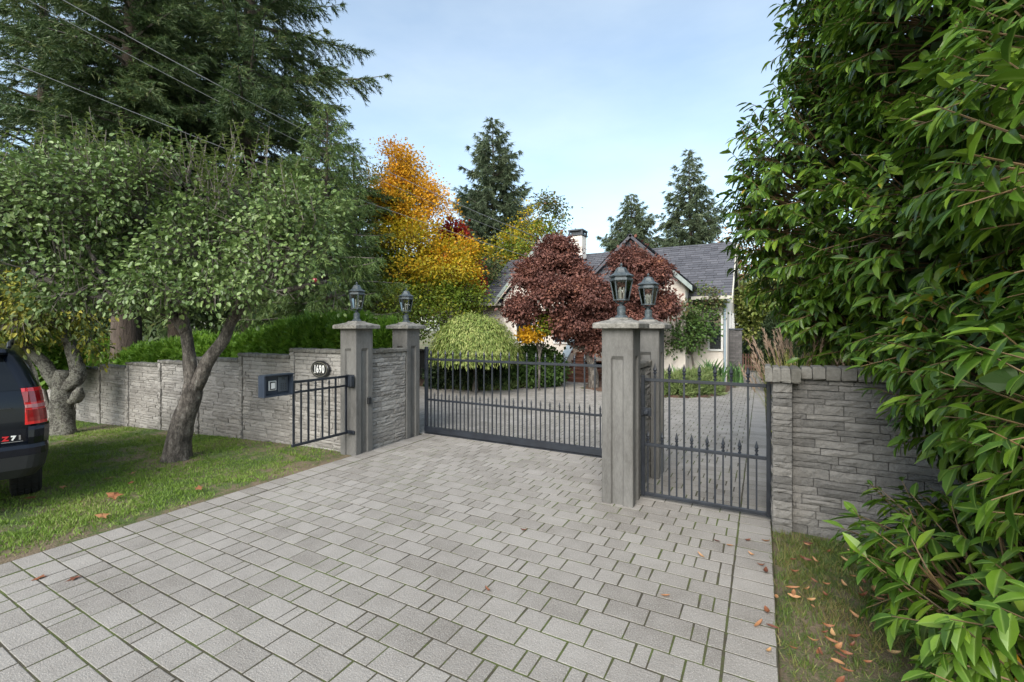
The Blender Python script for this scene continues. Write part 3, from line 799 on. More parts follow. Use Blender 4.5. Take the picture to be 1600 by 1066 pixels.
# ================================================================== PARKED SUV
HD = (-.968, .25)
suv = thing('parked_suv', 'dark navy SUV parked on the lawn with its red tail light showing', 'car', (-7.53, 1.06, float(gz(-8.3, 2.0)) - .005), math.atan2(HD[1], HD[0]))
def plan(xr, xf, hw, r, z, n=6):
    out_ = []
    for (cx, cy, a0) in ((xr + r, -hw + r, 180), (xf - r, -hw + r, 270), (xf - r, hw - r, 0), (xr + r, hw - r, 90)):
        for k in range(n):
            a_ = R(a0 + 90 * k / (n - 1)); out_.append([cx + r * math.cos(a_), cy + r * math.sin(a_), z])
    return out_
LV = [(.46, .20, 5.05, .93, .12), (.60, .09, 5.15, .985, .14), (.85, .06, 5.18, 1.005, .15), (1.03, .055, 5.15, 1.01, .15), (1.08, .06, 5.0, 1.005, .15), (1.22, .065, 4.75, .99, .15), (1.24, .067, 4.25, .985, .15), (1.44, .09, 3.85, .955, .14), (1.62, .17, 3.55, .885, .13), (1.80, .27, 3.25, .80, .12), (1.875, .33, 3.1, .75, .12), (1.91, .45, 2.9, .66, .12), (1.92, .8, 2.6, .4, .1)]
mb = MB(); rings(mb, [plan(a, b, c, d, z) for z, a, b, c, d in LV]); part('body', mb, M['carpaint'], suv, smooth=True, local=True)
def lv(z):
    zz = [l[0] for l in LV]; return [np.interp(z, zz, [l[k] for l in LV]) for k in (1, 2, 3)]
def rearpatch(mb, y0, y1, z0, z1, off, n=5, y0t=None, y1t=None):
    V = []; zs = np.linspace(z0, z1, n)
    for z in zs:
        f = (z - z0) / (z1 - z0); a = y0 + ((y0t if y0t is not None else y0) - y0) * f; b = y1 + ((y1t if y1t is not None else y1) - y1) * f
        xr = lv(z)[0] - off; V += [[xr, a, z], [xr, b, z], [xr + .03, a, z], [xr + .03, b, z]]
    V = np.array(V); F = []
    for k in range(n - 1):
        q = 4 * k; F += [[q, q + 4, q + 5, q + 1], [q, q + 2, q + 6, q + 4], [q + 1, q + 5, q + 7, q + 3]]
    F += [[0, 1, 3, 2], [4 * n - 4, 4 * n - 2, 4 * n - 1, 4 * n - 3]]
    mb.add(V, F)
mb = MB(); rearpatch(mb, -.80, .80, 1.43, 1.80, .006, y0t=-.66, y1t=.66); part('rear_window', mb, M['carglass'], suv, local=True)
for s in (1, -1):
    mb = MB()
    for (xa, xb_, xat, xbt) in ((.42, 1.45, .58, 1.42), (1.52, 2.45, 1.50, 2.42), (2.52, 3.55, 2.5, 3.05)):
        V = []
        for z, p, q in ((1.40, xa, xb_), (1.60, (xa + xat) / 2, (xb_ + xbt) / 2), (1.78, xat, xbt)):
            h = lv(z)[2] + .006; V += [[p, s * h, z], [q, s * h, z], [p, s * (h - .03), z], [q, s * (h - .03), z]]
        m2 = MB(); m2.add(V, [[0, 1, 5, 4], [4, 5, 9, 8], [0, 4, 6, 2], [1, 3, 7, 5], [4, 8, 10, 6], [5, 7, 11, 9], [0, 2, 3, 1], [8, 9, 11, 10]])
        part('side_window', m2, M['carglass'], suv, local=True)
    # tail light: lens wrapping the corner, with a white bar
    def lens(z0, z1, off, name, mat, par, ye=.835, xe=.24):
        m3 = MB(); Rg = []
        for z in np.linspace(z0, z1, 4):
            xr, _, hw = lv(z); P_ = [[xr - off, s * ye, z]]
            for k in range(6):
                a_ = R(90 * k / 5); r_ = .15; P_.append([xr + r_ - (r_ + off) * math.cos(a_), s * (hw - r_ + (r_ + off) * math.sin(a_)), z])
            P_.append([xr + xe, s * (hw + off), z]); P_.append([xr + xe, s * (hw - .06), z]); P_.append([xr + .10, s * (hw - .16), z]); P_.append([xr + .05, s * ye, z])
            Rg.append(P_)
        rings(m3, Rg); return part(name, m3, M[mat], par, local=True)
    tl = lens(1.035, 1.45, .016, 'tail_light', 'redlens', suv)
    lens(1.225, 1.262, .022, 'reverse_lamp', 'lampwhite', tl, .85, .20)
    lens(1.07, 1.20, .020, 'lens_block', 'redlens2', tl, .86, .19); lens(1.29, 1.41, .020, 'lens_block', 'redlens2', tl, .86, .19)
    # corner of the bumper rising beside the hatch
    m3 = MB(); Rg = []
    for z, e in ((.80, .085), (.90, .10), (.98, .09), (1.015, .05)):
        xr, _, hw = lv(z); Rg.append([[xr - e, s * .86, z], [xr - e, s * (hw - .10), z], [xr - e * .4, s * (hw - .02), z], [xr + .1, s * (hw + .025), z], [xr + .55, s * (hw + .02), z], [xr + .55, s * (hw - .1), z], [xr + .1, s * .86, z]])
    rings(m3, Rg); part('bumper_corner', m3, M['carpaint'], suv, local=True)
    m3 = MB(); tube(m3, [[.42, s * .935, 1.455], [.50, s * .86, 1.66], [.55, s * .79, 1.80]], .008, n=5); part('window_trim', m3, M['chrome'], suv, local=True)
    m3 = MB(); tube(m3, [[.75, s * .70, 1.90], [.85, s * .70, 1.955], [2.6, s * .70, 1.965], [2.75, s * .70, 1.91]], .02, n=6); part('roof_rail', m3, M['carplastic'], suv, local=True)
mb = MB(); rings(mb, [plan(.02, .7, .93, .15, .45), plan(-.03, .7, 1.0, .16, .55), plan(-.045, .7, 1.025, .16, .70)]); part('bumper', mb, M['carplastic'], suv, local=True)
mb = MB(); rings(mb, [plan(-.045, .7, 1.026, .16, .702), plan(-.05, .7, 1.028, .16, .78), plan(-.03, .6, 1.02, .16, .818)]); part('bumper_step', mb, M['carpaint'], suv, local=True)
mb = MB(); rings(mb, [plan(.22, .55, .70, .04, 1.83), plan(.16, .6, .71, .05, 1.86), plan(.20, .7, .70, .05, 1.90)]); part('spoiler', mb, M['carpaint'], suv, local=True)
mb = MB(); box(mb, .035, .06, -.74, .74, 1.232, 1.238); part('hatch_line', mb, M['carplastic'], suv, local=True)
mb = MB(); bevbox(mb, .03, .07, -.27, .27, .93, 1.08, .01); part('plate_recess', mb, M['carplastic'], suv, local=True)
for ch, yy, mt in (('Z', -.685, 'badge_red'), ('7', -.745, 'white_paint'), ('1', -.795, 'chrome')):
    o = link('badge_letter', text_mesh(ch, .064, 1.1, .004, .004), M[mt], suv, (.047, yy, .895)); o.rotation_euler = (R(90), 0, R(-90))
mb = MB(); box(mb, .048, .056, -.82, -.655, .85, .857); part('badge_bar', mb, M['chrome'], suv, local=True)
def wheel(x, s):
    m3 = MB(); a_ = np.arange(36) / 36 * 2 * np.pi; Rg = []
    for r_, yy in ((.23, .70), (.36, .70), (.40, .725), (.405, .85), (.40, .965), (.36, .985), (.23, .975)): Rg.append(np.stack([x + r_ * np.cos(a_), np.full(36, s * yy), .40 + r_ * np.sin(a_)], 1))
    rings(m3, Rg, caps=False)
    for k in range(36):
        for yy in (.74, .80, .86, .92):
            aa = a_[k] + (.06 if yy in (.80, .92) else 0); c, s2 = math.cos(aa), math.sin(aa); t_ = np.array([-s2, 0, c]) * .022; n_ = np.array([c, 0, s2])
            p0 = np.array([x, s * yy, .40]) + n_ * .40; V = []
            for h in (0, .014):
                for dy, dt in ((-.024, -1), (.024, -1), (.024, 1), (-.024, 1)): V.append(p0 + n_ * h + t_ * dt + [0, dy, 0])
            m3.add(V, BOXF)
    w = part('wheel', m3, M['rubber'], suv, local=True)
    m3 = MB()
    rings(m3, [np.stack([x + r_ * np.cos(a_), np.full(36, s * yy), .40 + r_ * np.sin(a_)], 1) for r_, yy in ((.02, .93), (.08, .95), (.09, .92), (.20, .93), (.232, .97), (.235, .75))], caps=False); part('rim', m3, M['chrome'], w, local=True)
for x in (1.12, 4.15):
    for s in (1, -1): wheel(x, s)
# ================================================================== HOUSE
hs = thing('house', 'cream stucco house with grey shingle roofs behind the red maples', 'house', (-6.5, 20, 0))
HX0, HX1, HY0, HY1 = -12.05, -1.15, 19.0, 25.0
mb = MB()
box(mb, HX0, HX1, HY0, HY1, -.1, 3.42)
# gable ends (prisms under the roof)
for x in (HX0, HX1):
    a, b = (x, x + .2) if x == HX0 else (x - .2, x)
    mb.add([[a, HY0, 3.421], [a, HY1, 3.421], [a, 22, 5.62], [b, HY0, 3.421], [b, HY1, 3.421], [b, 22, 5.62]], [[0, 3, 4, 1], [0, 2, 5, 3], [1, 4, 5, 2]]); mb.f.append((np.array([[mb.n - 6, mb.n - 5, mb.n - 4], [mb.n - 1, mb.n - 2, mb.n - 3]]), 0))
part('wall', mb, M['stucco'], hs)
def slab(mb, P, th):
    """Roof plane from 4 corners (counter-clockwise from above), thickened downward."""
    P = np.array(P, float); n = nrm(np.cross(P[1] - P[0], P[3] - P[0])); Q = P - n * th
    mb.add(np.concatenate([Q, P]), BOXF)
def shingled(name, P, mat='shingle', exposure=.18, tab=.33):
    """Roof plane with real shingle courses: every tab a thin tilted plate; P0-P1 eave, P3-P2 ridge."""
    P = np.array(P, float); mb = MB(); n = nrm(np.cross(P[1] - P[0], P[3] - P[0])); slab(mb, P - n * .03, .10)
    up = (P[3] - P[0] + P[2] - P[1]) / 2; Lr = np.linalg.norm(up); nr = max(2, int(Lr / exposure)); r = np.random.default_rng(5)
    Vs = []
    for k in range(nr):
        f0, f1 = k / nr, min((k + 1.25) / nr, 1.0)
        A0, B0 = P[0] + (P[3] - P[0]) * f0, P[1] + (P[2] - P[1]) * f0; A1, B1 = P[0] + (P[3] - P[0]) * f1, P[1] + (P[2] - P[1]) * f1
        w = np.linalg.norm(B0 - A0)
        if w < .1: continue
        nt_ = max(1, int(w / tab)); cuts = np.concatenate([[0], (np.arange(1, nt_) + r.uniform(-.3, .3, nt_ - 1)) / nt_, [1]]) if nt_ > 1 else np.array([0, 1.])
        for c0, c1 in zip(cuts[:-1], cuts[1:]):
            c1_ = c1 - .012 / w; e = r.uniform(.012, .026)
            q = [A0 + (B0 - A0) * c0 + n * e, A0 + (B0 - A0) * c1_ + n * e, A1 + (B1 - A1) * c1_ - n * .004, A1 + (B1 - A1) * c0 - n * .004, A0 + (B0 - A0) * c0 - n * .03, A0 + (B0 - A0) * c1_ - n * .03]
            Vs.append(q)
    V = np.array(Vs).reshape(-1, 3); o_ = (np.arange(len(Vs)) * 6)[:, None, None]
    mb.add(V, (np.array([[0, 1, 2, 3], [4, 5, 1, 0]])[None] + o_).reshape(-1, 4))
    return part(name, mb, M[mat], hs)
EZ, RZ, EY, RY = 3.30, 5.88, 18.55, 22.0
shingled('roof', [[-12.2, EY, EZ], [-.95, EY, EZ], [-.95, RY, RZ], [-12.2, RY, RZ]])
shingled('roof', [[-.95, 25.45, EZ], [-12.2, 25.45, EZ], [-12.2, RY, RZ], [-.95, RY, RZ]])
def beam(name, a, b, w, h, mat):
    """Board from a to b, w thick sideways, h tall (hung below the line)."""
    a, b = np.array(a, float), np.array(b, float); d = nrm(b - a); s_ = nrm(np.cross(d, [0, 0, 1.])) * w / 2; z = np.array([0, 0, h])
    mb = MB(); mb.add([a - s_ - z, a + s_ - z, b + s_ - z, b - s_ - z, a - s_, a + s_, b + s_, b - s_], BOXF); return part(name, mb, M[mat], hs)
for x in (-.95, -12.2):
    beam('bargeboard', (x, EY, EZ - .02), (x, RY, RZ - .02), .05, .24, 'trim_light'); beam('bargeboard', (x, 25.45, EZ - .02), (x, RY + .002, RZ - .02), .05, .24, 'trim_light')
    mb = MB(); xa, xb_ = (x - .22, x - .03) if x > -5 else (x + .03, x + .15)
beam('gutter', (-12.2, EY - .06, EZ - .0), (-10.75, EY - .06, EZ), .11, .12, 'trim_light'); beam('gutter', (-2.35, EY - .06, EZ), (-.95, EY - .06, EZ), .11, .12, 'trim_light')
def gable(xc, hw, y0, ez, pz, wall_hi, shing):
    """Front facing gabled wing: wall, two roof planes and fascia boards."""
    mb = MB(); yb = 21.6; ov = .28; sl = (pz - ez) / hw
    wx = hw - ov; zt = pz - sl * 0 - .12
    box(mb, xc - wx, xc + wx, y0 + .3, 18.998, -.1, ez + .02)
    V = [[xc - wx, y0 + .3, ez + .021], [xc + wx, y0 + .3, ez + .021], [xc, y0 + .3, zt - .05], [xc - wx, y0 + .5, ez + .021], [xc + wx, y0 + .5, ez + .021], [xc, y0 + .5, zt - .05]]
    mb.add(V, [[1, 4, 5, 2], [3, 0, 2, 5], [0, 3, 4, 1]]); mb.f.append((np.array([[mb.n - 6, mb.n - 5, mb.n - 4], [mb.n - 1, mb.n - 2, mb.n - 3]]), 0))
    part('wall', mb, M['stucco'], hs)
    shingled('roof', [[xc - hw, yb, ez], [xc - hw, y0, ez], [xc, y0, pz], [xc, yb, pz]]); shingled('roof', [[xc + hw, y0, ez], [xc + hw, yb, ez], [xc, yb, pz], [xc, y0, pz]])
    for s in (1, -1):
        if shing and s < 0: continue
        beam('bargeboard', (xc + s * hw, y0 - .03, ez - .02), (xc + s * (.02 if not shing else hw * .62), y0 - .03, pz - .02 if not shing else ez - .02 + (pz - ez) * .38), .05, .20, 'trim')
        if not shing: beam('bargeboard', (xc + s * hw, y0 + .0, ez - .20), (xc + s * .02, y0 + .0, pz - .20), .04, .10, 'trim_light')
    if shing:
        Ptri = [[xc - wx - .1, y0 + .20, ez + .12], [xc + wx - .72, y0 + .20, ez + .12], [xc + .05, y0 + .24, zt - .06], [xc - .05, y0 + .24, zt - .06]]
        shingled('gable_cladding', Ptri, exposure=.16)
gable(-8.35, 2.55, 18.25, 3.50, 6.25, 0, False)
gable(-4.45, 2.25, 17.6, 3.66, 5.78, 0, True)
# chimney
cx, cy = -8.0, 21.4
mb = MB(); bevbox(mb, cx - .33, cx + .33, cy - .33, cy + .33, 3.5, 6.65, .02); ch = part('chimney', mb, M['stucco'], hs)
mb = MB(); bevbox(mb, cx - .38, cx + .38, cy - .38, cy + .38, 6.652, 6.74, .01)
for sx_ in (-1, 1):
    for sy_ in (-1, 1): box(mb, cx + sx_ * .32 - .04, cx + sx_ * .32 + .04, cy + sy_ * .32 - .04, cy + sy_ * .32 + .04, 6.741, 6.88)
bevbox(mb, cx - .38, cx + .38, cy - .38, cy + .38, 6.881, 6.96, .01); box(mb, cx - .26, cx + .26, cy - .26, cy + .26, 6.741, 6.88)
part('chimney_cap', mb, M['capmetal'], ch)
def win_front(x0, x1, z0, z1, y_):
    mb = MB(); f = .07
    for a in ((x0 - f, x1 + f, z0 - f, z0), (x0 - f, x1 + f, z1, z1 + f), (x0 - f, x0, z0 + .001, z1 - .001), (x1, x1 + f, z0 + .001, z1 - .001)): box(mb, a[0], a[1], y_ - .06, y_ + .02, a[2], a[3])
    w = part('window', mb, M['white_paint'], hs); mb = MB(); box(mb, x0, x1, y_ - .02, y_ + .01, z0, z1); part('pane', mb, M['winglass'], w)
win_front(-8.0, -7.2, 1.5, 2.5, 18.55); win_front(-9.9, -9.1, 1.5, 2.6, 18.55); win_front(-1.75, -1.35, 1.3, 2.6, 19.0)
for y0_ in (20.6, 22.8):
    mb = MB(); f = .07
    for a in ((y0_ - f, y0_ + .9 + f, 1.5 - f, 1.5), (y0_ - f, y0_ + .9 + f, 2.7, 2.77), (y0_ - f, y0_, 1.501, 2.699), (y0_ + .9, y0_ + .97, 1.501, 2.699)): box(mb, HX1 - .02, HX1 + .05, a[0], a[1], a[2], a[3])
    w = part('window', mb, M['white_paint'], hs); mb = MB(); box(mb, HX1 - .01, HX1 + .02, y0_, y0_ + .9, 1.5, 2.7); part('pane', mb, M['winglass'], w)
mb = MB(); tube(mb, [[-1.22, 18.6, 3.2], [-1.22, 18.93, 2.95], [-1.22, 18.93, 0]], .045, n=8); part('downpipe', mb, M['blueplastic'], hs)
mb = MB(); tube(mb, [[-11.95, 18.6, 3.2], [-11.95, 18.93, 2.95], [-11.95, 18.93, 0]], .04, n=8); part('downpipe', mb, M['trim_light'], hs)
# entry steps
st = thing('brick_steps', 'red brick entry steps between the small garden tree and the purple maple', 'steps', (-6.3, 17.5, 0))
for k in range(8):
    bm_ = MB(); r_ = random.Random(k)
    y0_ = 16.75 + k * .28; box(bm_, -6.95, -5.65, y0_ + .03, 18.95, k * .155 - .02 if k else -.02, k * .155 + .10)
    s_ = part('step', bm_, M['brick'], st); x = -6.97; mbk = MB()
    while x < -5.65:
        bevbox(mbk, x, x + .098, y0_, y0_ + .30, k * .155 + .102, k * .155 + .155 + r_.uniform(-.003, .003), .006); x += .108
    part('bricks', mbk, M['brick'], s_, kind='stuff')
mb = MB(); prof = [(16.5, .0), (18.99, .0), (18.99, 1.75), (18.7, 1.75), (16.9, .55), (16.5, .55)]
V = [[-7.17, a, b] for a, b in prof] + [[-6.99, a, b] for a, b in prof]; k = np.arange(6)
mb.add(V, np.stack([k, (k + 1) % 6, (k + 1) % 6 + 6, k + 6], 1)); mb.f.append((np.array([[5, 4, 3, 2, 1, 0]]), 0)); mb.f.append((np.array([[6, 7, 8, 9, 10, 11]]), 0)); part('side_wall', mb, M['stucco'], st)
mb = MB(); pts = [(16.44, .55), (16.9, .55), (18.7, 1.75), (18.98, 1.75)]
V = [[-7.25, a, b + .003] for a, b in pts] + [[-6.92, a, b + .003] for a, b in pts] + [[-7.25, a, b + .08] for a, b in pts] + [[-6.92, a, b + .08] for a, b in pts]
F = []
for q in range(3): F += [[q, q + 1, q + 9, q + 8], [q + 4, q + 12, q + 13, q + 5], [q + 8, q + 9, q + 13, q + 12], [q, q + 4, q + 5, q + 1]]
F += [[0, 8, 12, 4], [3, 7, 15, 11]]
mb.add(V, F); part('wall_cap', mb, M['blueplastic'], st)
# brick pillar and little gate at the end of the side path
bpil = thing('brick_pillar', 'grey brown brick pillar at the house corner beside the side path', 'pillar', (-.9, 20.2, 0))
mb = MB(); box(mb, -1.11, -.69, 20.01, 20.39, -.05, 2.02); part('core', mb, M['mortar'], bpil)
mbk = MB()
for rr in range(27):
    for (xa, xb_) in (((-1.12, -.908), (-.892, -.68)) if rr % 2 else ((-1.12, -1.014), (-.998, -.802), (-.786, -.68))): box(mbk, xa, xb_, 20.0, 20.40, rr * .075 - .02, rr * .075 + .045)
part('bricks', mbk, M['pillarbrick'], bpil, kind='stuff')
mb = MB(); bevbox(mb, -1.16, -.64, 19.96, 20.44, 2.025, 2.09, .01); part('pillar_cap', mb, M['capmetal'], bpil)
pg = thing('path_gate', 'small brown picket gate at the far end of the side path', 'gate', (-.4, 24.8, 0))
for z in (.2, .68):
    mb = MB(); box(mb, -.95, .02, 24.80, 24.84, z, z + .07); part('rail', mb, M['gatewood'], pg)
pk = MB(); bevbox(pk, -.03, .03, -.012, .012, .06, .88, .006); pk = pk.mesh('picket')
for k in range(9): link('picket', pk, M['gatewood'], pg, (-.5 + k * .115, -.02, 0))
# low courtyard wall on the left
mb = MB(); bevbox(mb, -15, -10.6, 14.9, 15.15, -.05, 1.15, .01); cw = thing('garden_wall', 'low plain grey wall inside the courtyard behind the sliding gate', 'wall', (-12, 15, 0)); part('panel', mb, M['concrete'], cw)
mb = MB(); bevbox(mb, -15, -10.55, 14.85, 15.2, 1.152, 1.22, .01); part('coping', mb, M['cap'], cw)
# overhead cables
def cable(P0, P1, sag, rad, label):
    t = np.linspace(0, 1, 40)[:, None]; P = np.array(P0) * (1 - t) + np.array(P1) * t; P[:, 2] -= sag * 4 * (t * (1 - t))[:, 0]
    mb = MB(); tube(mb, P, rad, n=5); tag(part('overhead_cable', mb, M['cable']), label, 'cable', 'overhead cables')
cable(at(-60, -90, 11), at(897, 392, 22.8), .55, .012, 'thicker overhead cable running down from the sky to the chimney')
cable(at(-60, -58, 11.2), at(890, 398, 22.8), .62, .008, 'thin upper overhead cable running down towards the house roof')
cable(at(-120, 40, 10.5), at(905, 425, 21.5), .35, .009, 'lowest overhead cable crossing the dark firs above the leaning tree')
# ================================================================== VEGETATION
def reseed(s):
    global rng
    rng = np.random.default_rng(s)
def ell_shell(n, lobes, lo=.6, hi=1.0, flat=0):
    """Points inside a union of ellipsoids (c, r), denser towards the shell; returns points, outward dirs."""
    vol = np.array([l[1][0] * l[1][1] + l[1][1] * l[1][2] + l[1][0] * l[1][2] for l in lobes]); k = rng.choice(len(lobes), n, p=vol / vol.sum())
    C = np.array([l[0] for l in lobes])[k]; Rr = np.array([l[1] for l in lobes])[k]
    d = rsph(n); s = rng.uniform(lo ** 2, hi ** 2, n) ** .5
    return C + d * Rr * s[:, None], nrm(d / Rr), k

def conifer(label, base, H, z0, Lmax, nb, mat, r0, seed, droop=.35, twigs=9, K=13, blade=(.16, .030), rise=.15, group=None, bark='bark_fir', power=.75, name='fir_tree', cull=None, hang=.25, zmax=None):
    """Trunk, whorled drooping limbs and needle sprays, every spray a fan of narrow blades."""
    reseed(seed); base = np.array(base, float)
    t = thing(name, label, 'tree', tuple(base), group=group)
    mb = MB(); n = 14; zz = np.linspace(0, H, n)
    P = np.c_[base[0] + .12 * np.sin(zz * .2 + seed), base[1] + .12 * np.cos(zz * .17 + seed), base[2] - .2 + zz]
    tube(mb, P, r0 * (1 - .92 * (zz / H)) + .25 * r0 * np.exp(-zz * 2), n=12, lump=.08); part('trunk', mb, M[bark], t, smooth=True)
    top = min(H, zmax) if zmax else H
    zb = np.sort(z0 + (top - z0) * (np.arange(nb) + rng.uniform(-.4, .4, nb)) / nb); f = np.clip((zb - z0) / (H - z0), 0, 1)
    Lb = Lmax * (1 - f * .985) ** power * rng.uniform(.62, 1.12, nb) * np.minimum(1, .6 + (zb - z0) / (H - z0) * 4)
    az = np.arange(nb) * 2.39996 + rng.uniform(-.4, .4, nb)
    hd = np.stack([np.cos(az), np.sin(az), 0 * az], 1)
    B0 = np.c_[np.interp(zb, zz, P[:, 0]), np.interp(zb, zz, P[:, 1]), base[2] + zb]
    e = rise + .35 * f + rng.uniform(-.08, .08, nb); dr = droop * (1 - .6 * f) * rng.uniform(.7, 1.3, nb)
    def pt(b, s): return B0[b] + hd[b] * (Lb[b] * s)[:, None] + np.array([0, 0, 1.]) * (Lb[b] * (e[b] * s - dr[b] * s ** 2 + .16 * s ** 4))[:, None]
    mb = MB(); bi = np.arange(nb); S = 6
    for q in range(S):
        s0, s1 = np.full(nb, q / S), np.full(nb, (q + 1) / S); rr = .012 + .016 * Lb
        sticks(mb, pt(bi, s0), pt(bi, s1), rr * (1 - s0 * .9), rr * (1 - s1 * .9))
    part('limbs', mb, M['twig'], t)
    nt_ = np.maximum(4, (Lb * twigs).astype(int)); b = np.repeat(bi, nt_); m = len(b)
    s = rng.uniform(.10, 1, m) ** .8; p0 = pt(b, s); side = rng.choice([-1, 1], m)
    latd = np.stack([-hd[b, 1], hd[b, 0], 0 * s], 1) * side[:, None]
    td = nrm(hd[b] * rng.uniform(.4, 1.0, (m, 1)) + latd * rng.uniform(.35, 1.1, (m, 1)) + np.array([0, 0, 1.]) * rng.uniform(-hang * 2, .12, (m, 1)))
    tl = np.clip(Lb[b] * .42 * (1.1 - s), .22, 1.15) * rng.uniform(.6, 1.2, m)
    if cull is not None:
        kp = cull(p0); p0, td, tl, b = p0[kp], td[kp], tl[kp], b[kp]; m = len(p0)
    k = np.repeat(np.arange(m), np.maximum(5, (K * tl / .5).astype(int))); u = rng.uniform(0, 1, len(k))
    q = p0[k] + td[k] * (tl[k] * u)[:, None]; q[:, 2] -= hang * u ** 2 * tl[k]
    bd = nrm(td[k] * .75 + rsph(len(k)) * .55 + [0, 0, -.22]); mbl = MB()
    ln = blade[0] * rng.uniform(.6, 1.5, len(k)); wd = blade[1] * rng.uniform(.7, 1.3, len(k))
    scatter(mbl, *BLADE, q, frames(bd, rsph(len(k)) + [0, 0, .6]), np.stack([wd, ln, wd], 1))
    part('crown', mbl, M[mat], t)
    return t

def crown(t, lobes, n, K, mat, leaf=LEAF2, size=(.09, .07), spread=.22, lo=.55, hi=1.0, thr=None, nsc=.9, up=.5, droop=.2, seed=0, name='crown', layer=0.0, mb=None, mi=0, twigmb=None, keep=None, dmin=None):
    """Leaf clumps spread through lobes; noise leaves holes between the clumps."""
    P, D, _ = ell_shell(n, lobes, lo, hi)
    if thr is not None:
        kp = noise3(P, nsc, seed) > thr; P, D = P[kp], D[kp]
    if keep is not None: kp = keep(P); P, D = P[kp], D[kp]
    if dmin is not None: kp = D[:, 2] > dmin; P, D = P[kp], D[kp]
    c = np.repeat(np.arange(len(P)), K); m = len(c); sp = rng.normal(size=(m, 3)) * spread * [1, 1, 1 - layer]
    q = P[c] + sp
    ld = nrm(D[c] * .5 + nrm(sp) * .6 + rsph(m) * .5 + [0, 0, -droop]); nn = nrm(D[c] * .6 + [0, 0, up] + rsph(m) * .55)
    s = rng.uniform(.65, 1.3, m); own = mb is None
    if own: mb = MB()
    scatter(mb, *leaf, q, frames(ld, nn), np.stack([size[1] * s, size[0] * s, size[1] * s], 1), mi)
    if twigmb is not None: sticks(twigmb, P - D * .35 - [0, 0, .12], P + D * .1, .008, .003, n=3)
    if own: part(name, mb, M[mat], t)
    return P

def limb_tree(mbx, base, targets, r0, seed, n=9, bend=.25, rend=.02, lump=.1):
    r = np.random.default_rng(seed)
    for T in targets:
        T = np.array(T, float); b = np.array(base, float); mid = (b + T) / 2 + r.normal(size=3) * bend * np.linalg.norm(T - b) * .4
        tube(mbx, spline([b, mid, T], 9), np.linspace(r0, rend, 9), n=7, lump=lump)

# ---------------------------------------------------------------- the firs and cedars behind the left wall
def bare_front(B, w, p):
    """Few living sprays on the side of the trunk that faces the road."""
    l0, d0 = B[0] * RGT[0] + B[1] * RGT[1], B[0] * FWD[0] + B[1] * FWD[1]
    return lambda P: ~((np.abs((P[:, 0] * RGT[0] + P[:, 1] * RGT[1]) / (P[:, 0] * FWD[0] + P[:, 1] * FWD[1]) - l0 / d0) * d0 < w) & (P[:, 0] * FWD[0] + P[:, 1] * FWD[1] < d0) & (rng.uniform(0, 1, len(P)) < p))
FA = at(276, 515, 20); FB = at(393, 515, 18.5); FC = at(205, 515, 15.2); FD = at(62, 515, 21)
for f_ in (FA, FB, FC, FD): f_[2] = -.1
conifer('tall dark fir with a bare grey trunk straight behind the leaning tree', FA, 27, 6.0, 4.6, 115, 'fir', .42, 1, droop=.55, twigs=20, K=26, zmax=18.5, cull=bare_front(FA, .42, .8), group='firs behind the roadside wall')
conifer('tallest dark fir, its ragged right boughs against the open sky', FB, 26, 3.8, 6.6, 140, 'fir', .40, 2, droop=.36, twigs=20, K=26, power=.62, zmax=18, group='firs behind the roadside wall', rise=.05, cull=bare_front(FB, .38, .6))
conifer('thick trunked dark conifer showing its brown trunk just above the hedge', FC, 22, 4.6, 4.2, 140, 'fir', .44, 3, droop=.55, twigs=20, K=26, zmax=15, group='firs behind the roadside wall')
conifer('dark fir at the far left edge behind the yellowing tree', FD, 25, 3.0, 5.2, 150, 'fir', .40, 4, droop=.45, twigs=18, K=24, zmax=19, group='firs behind the roadside wall')
cd_ = at(505, 515, 14.5); cd_[2] = 0
conifer('feathery mid green cedar between the leaning tree and the golden tree', cd_, 9.4, .8, 3.2, 160, 'cedar', .16, 5, droop=.5, twigs=24, K=24, blade=(.13, .024), name='cedar_tree', hang=.5)
ce_ = at(548, 515, 18.0); ce_[2] = 0
conifer('dark cedar rising between the tallest fir and the golden tree', ce_, 9.6, .8, 2.5, 140, 'cedar', .2, 6, droop=.45, twigs=20, K=22, blade=(.15, .03), name='cedar_tree', hang=.4)
# dark wood further back so that no horizon shows between the trunks
reseed(61); mb = MB(); tw = MB()
lob = [(at(px, py, d), (rx, 2.5, rz)) for px, py, d, rx, rz in ((40, 410, 29, 5, 4.5), (170, 360, 31, 5, 5.5), (300, 400, 30, 4.5, 4.5), (420, 380, 31, 4.5, 5), (530, 400, 31, 3.5, 4), (-120, 380, 30, 6, 6), (230, 460, 25, 5, 2.0), (420, 465, 25, 5, 2.0), (60, 470, 24, 5, 2.0), (150, 500, 22, 4, 1.2), (300, 500, 22, 4, 1.2), (430, 500, 22, 4, 1.2), (-20, 505, 22, 4, 1.4))]
crown(None, lob, 5200, 12, 'fir', BLADE, (.42, .11), .5, .3, 1, None, mb=mb)
tag(part('wood', mb, M['fir']), 'dark wood closing the view behind the fir trunks', 'wood', kind='stuff')

# ---------------------------------------------------------------- firs beyond the house
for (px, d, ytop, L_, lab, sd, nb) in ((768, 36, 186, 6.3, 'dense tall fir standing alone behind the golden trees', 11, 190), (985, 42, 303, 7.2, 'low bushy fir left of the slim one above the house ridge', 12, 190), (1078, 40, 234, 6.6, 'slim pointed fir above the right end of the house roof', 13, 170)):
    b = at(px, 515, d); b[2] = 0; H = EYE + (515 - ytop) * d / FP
    conifer(lab, b, H, H * .12, L_, nb, 'fir_far', .3, sd, droop=.30 if sd != 11 else .2, twigs=12 if sd == 11 else 10, K=22, blade=(.32, .065), power=.75 if sd == 11 else .9, rise=.1, group='firs beyond the house', hang=.35)

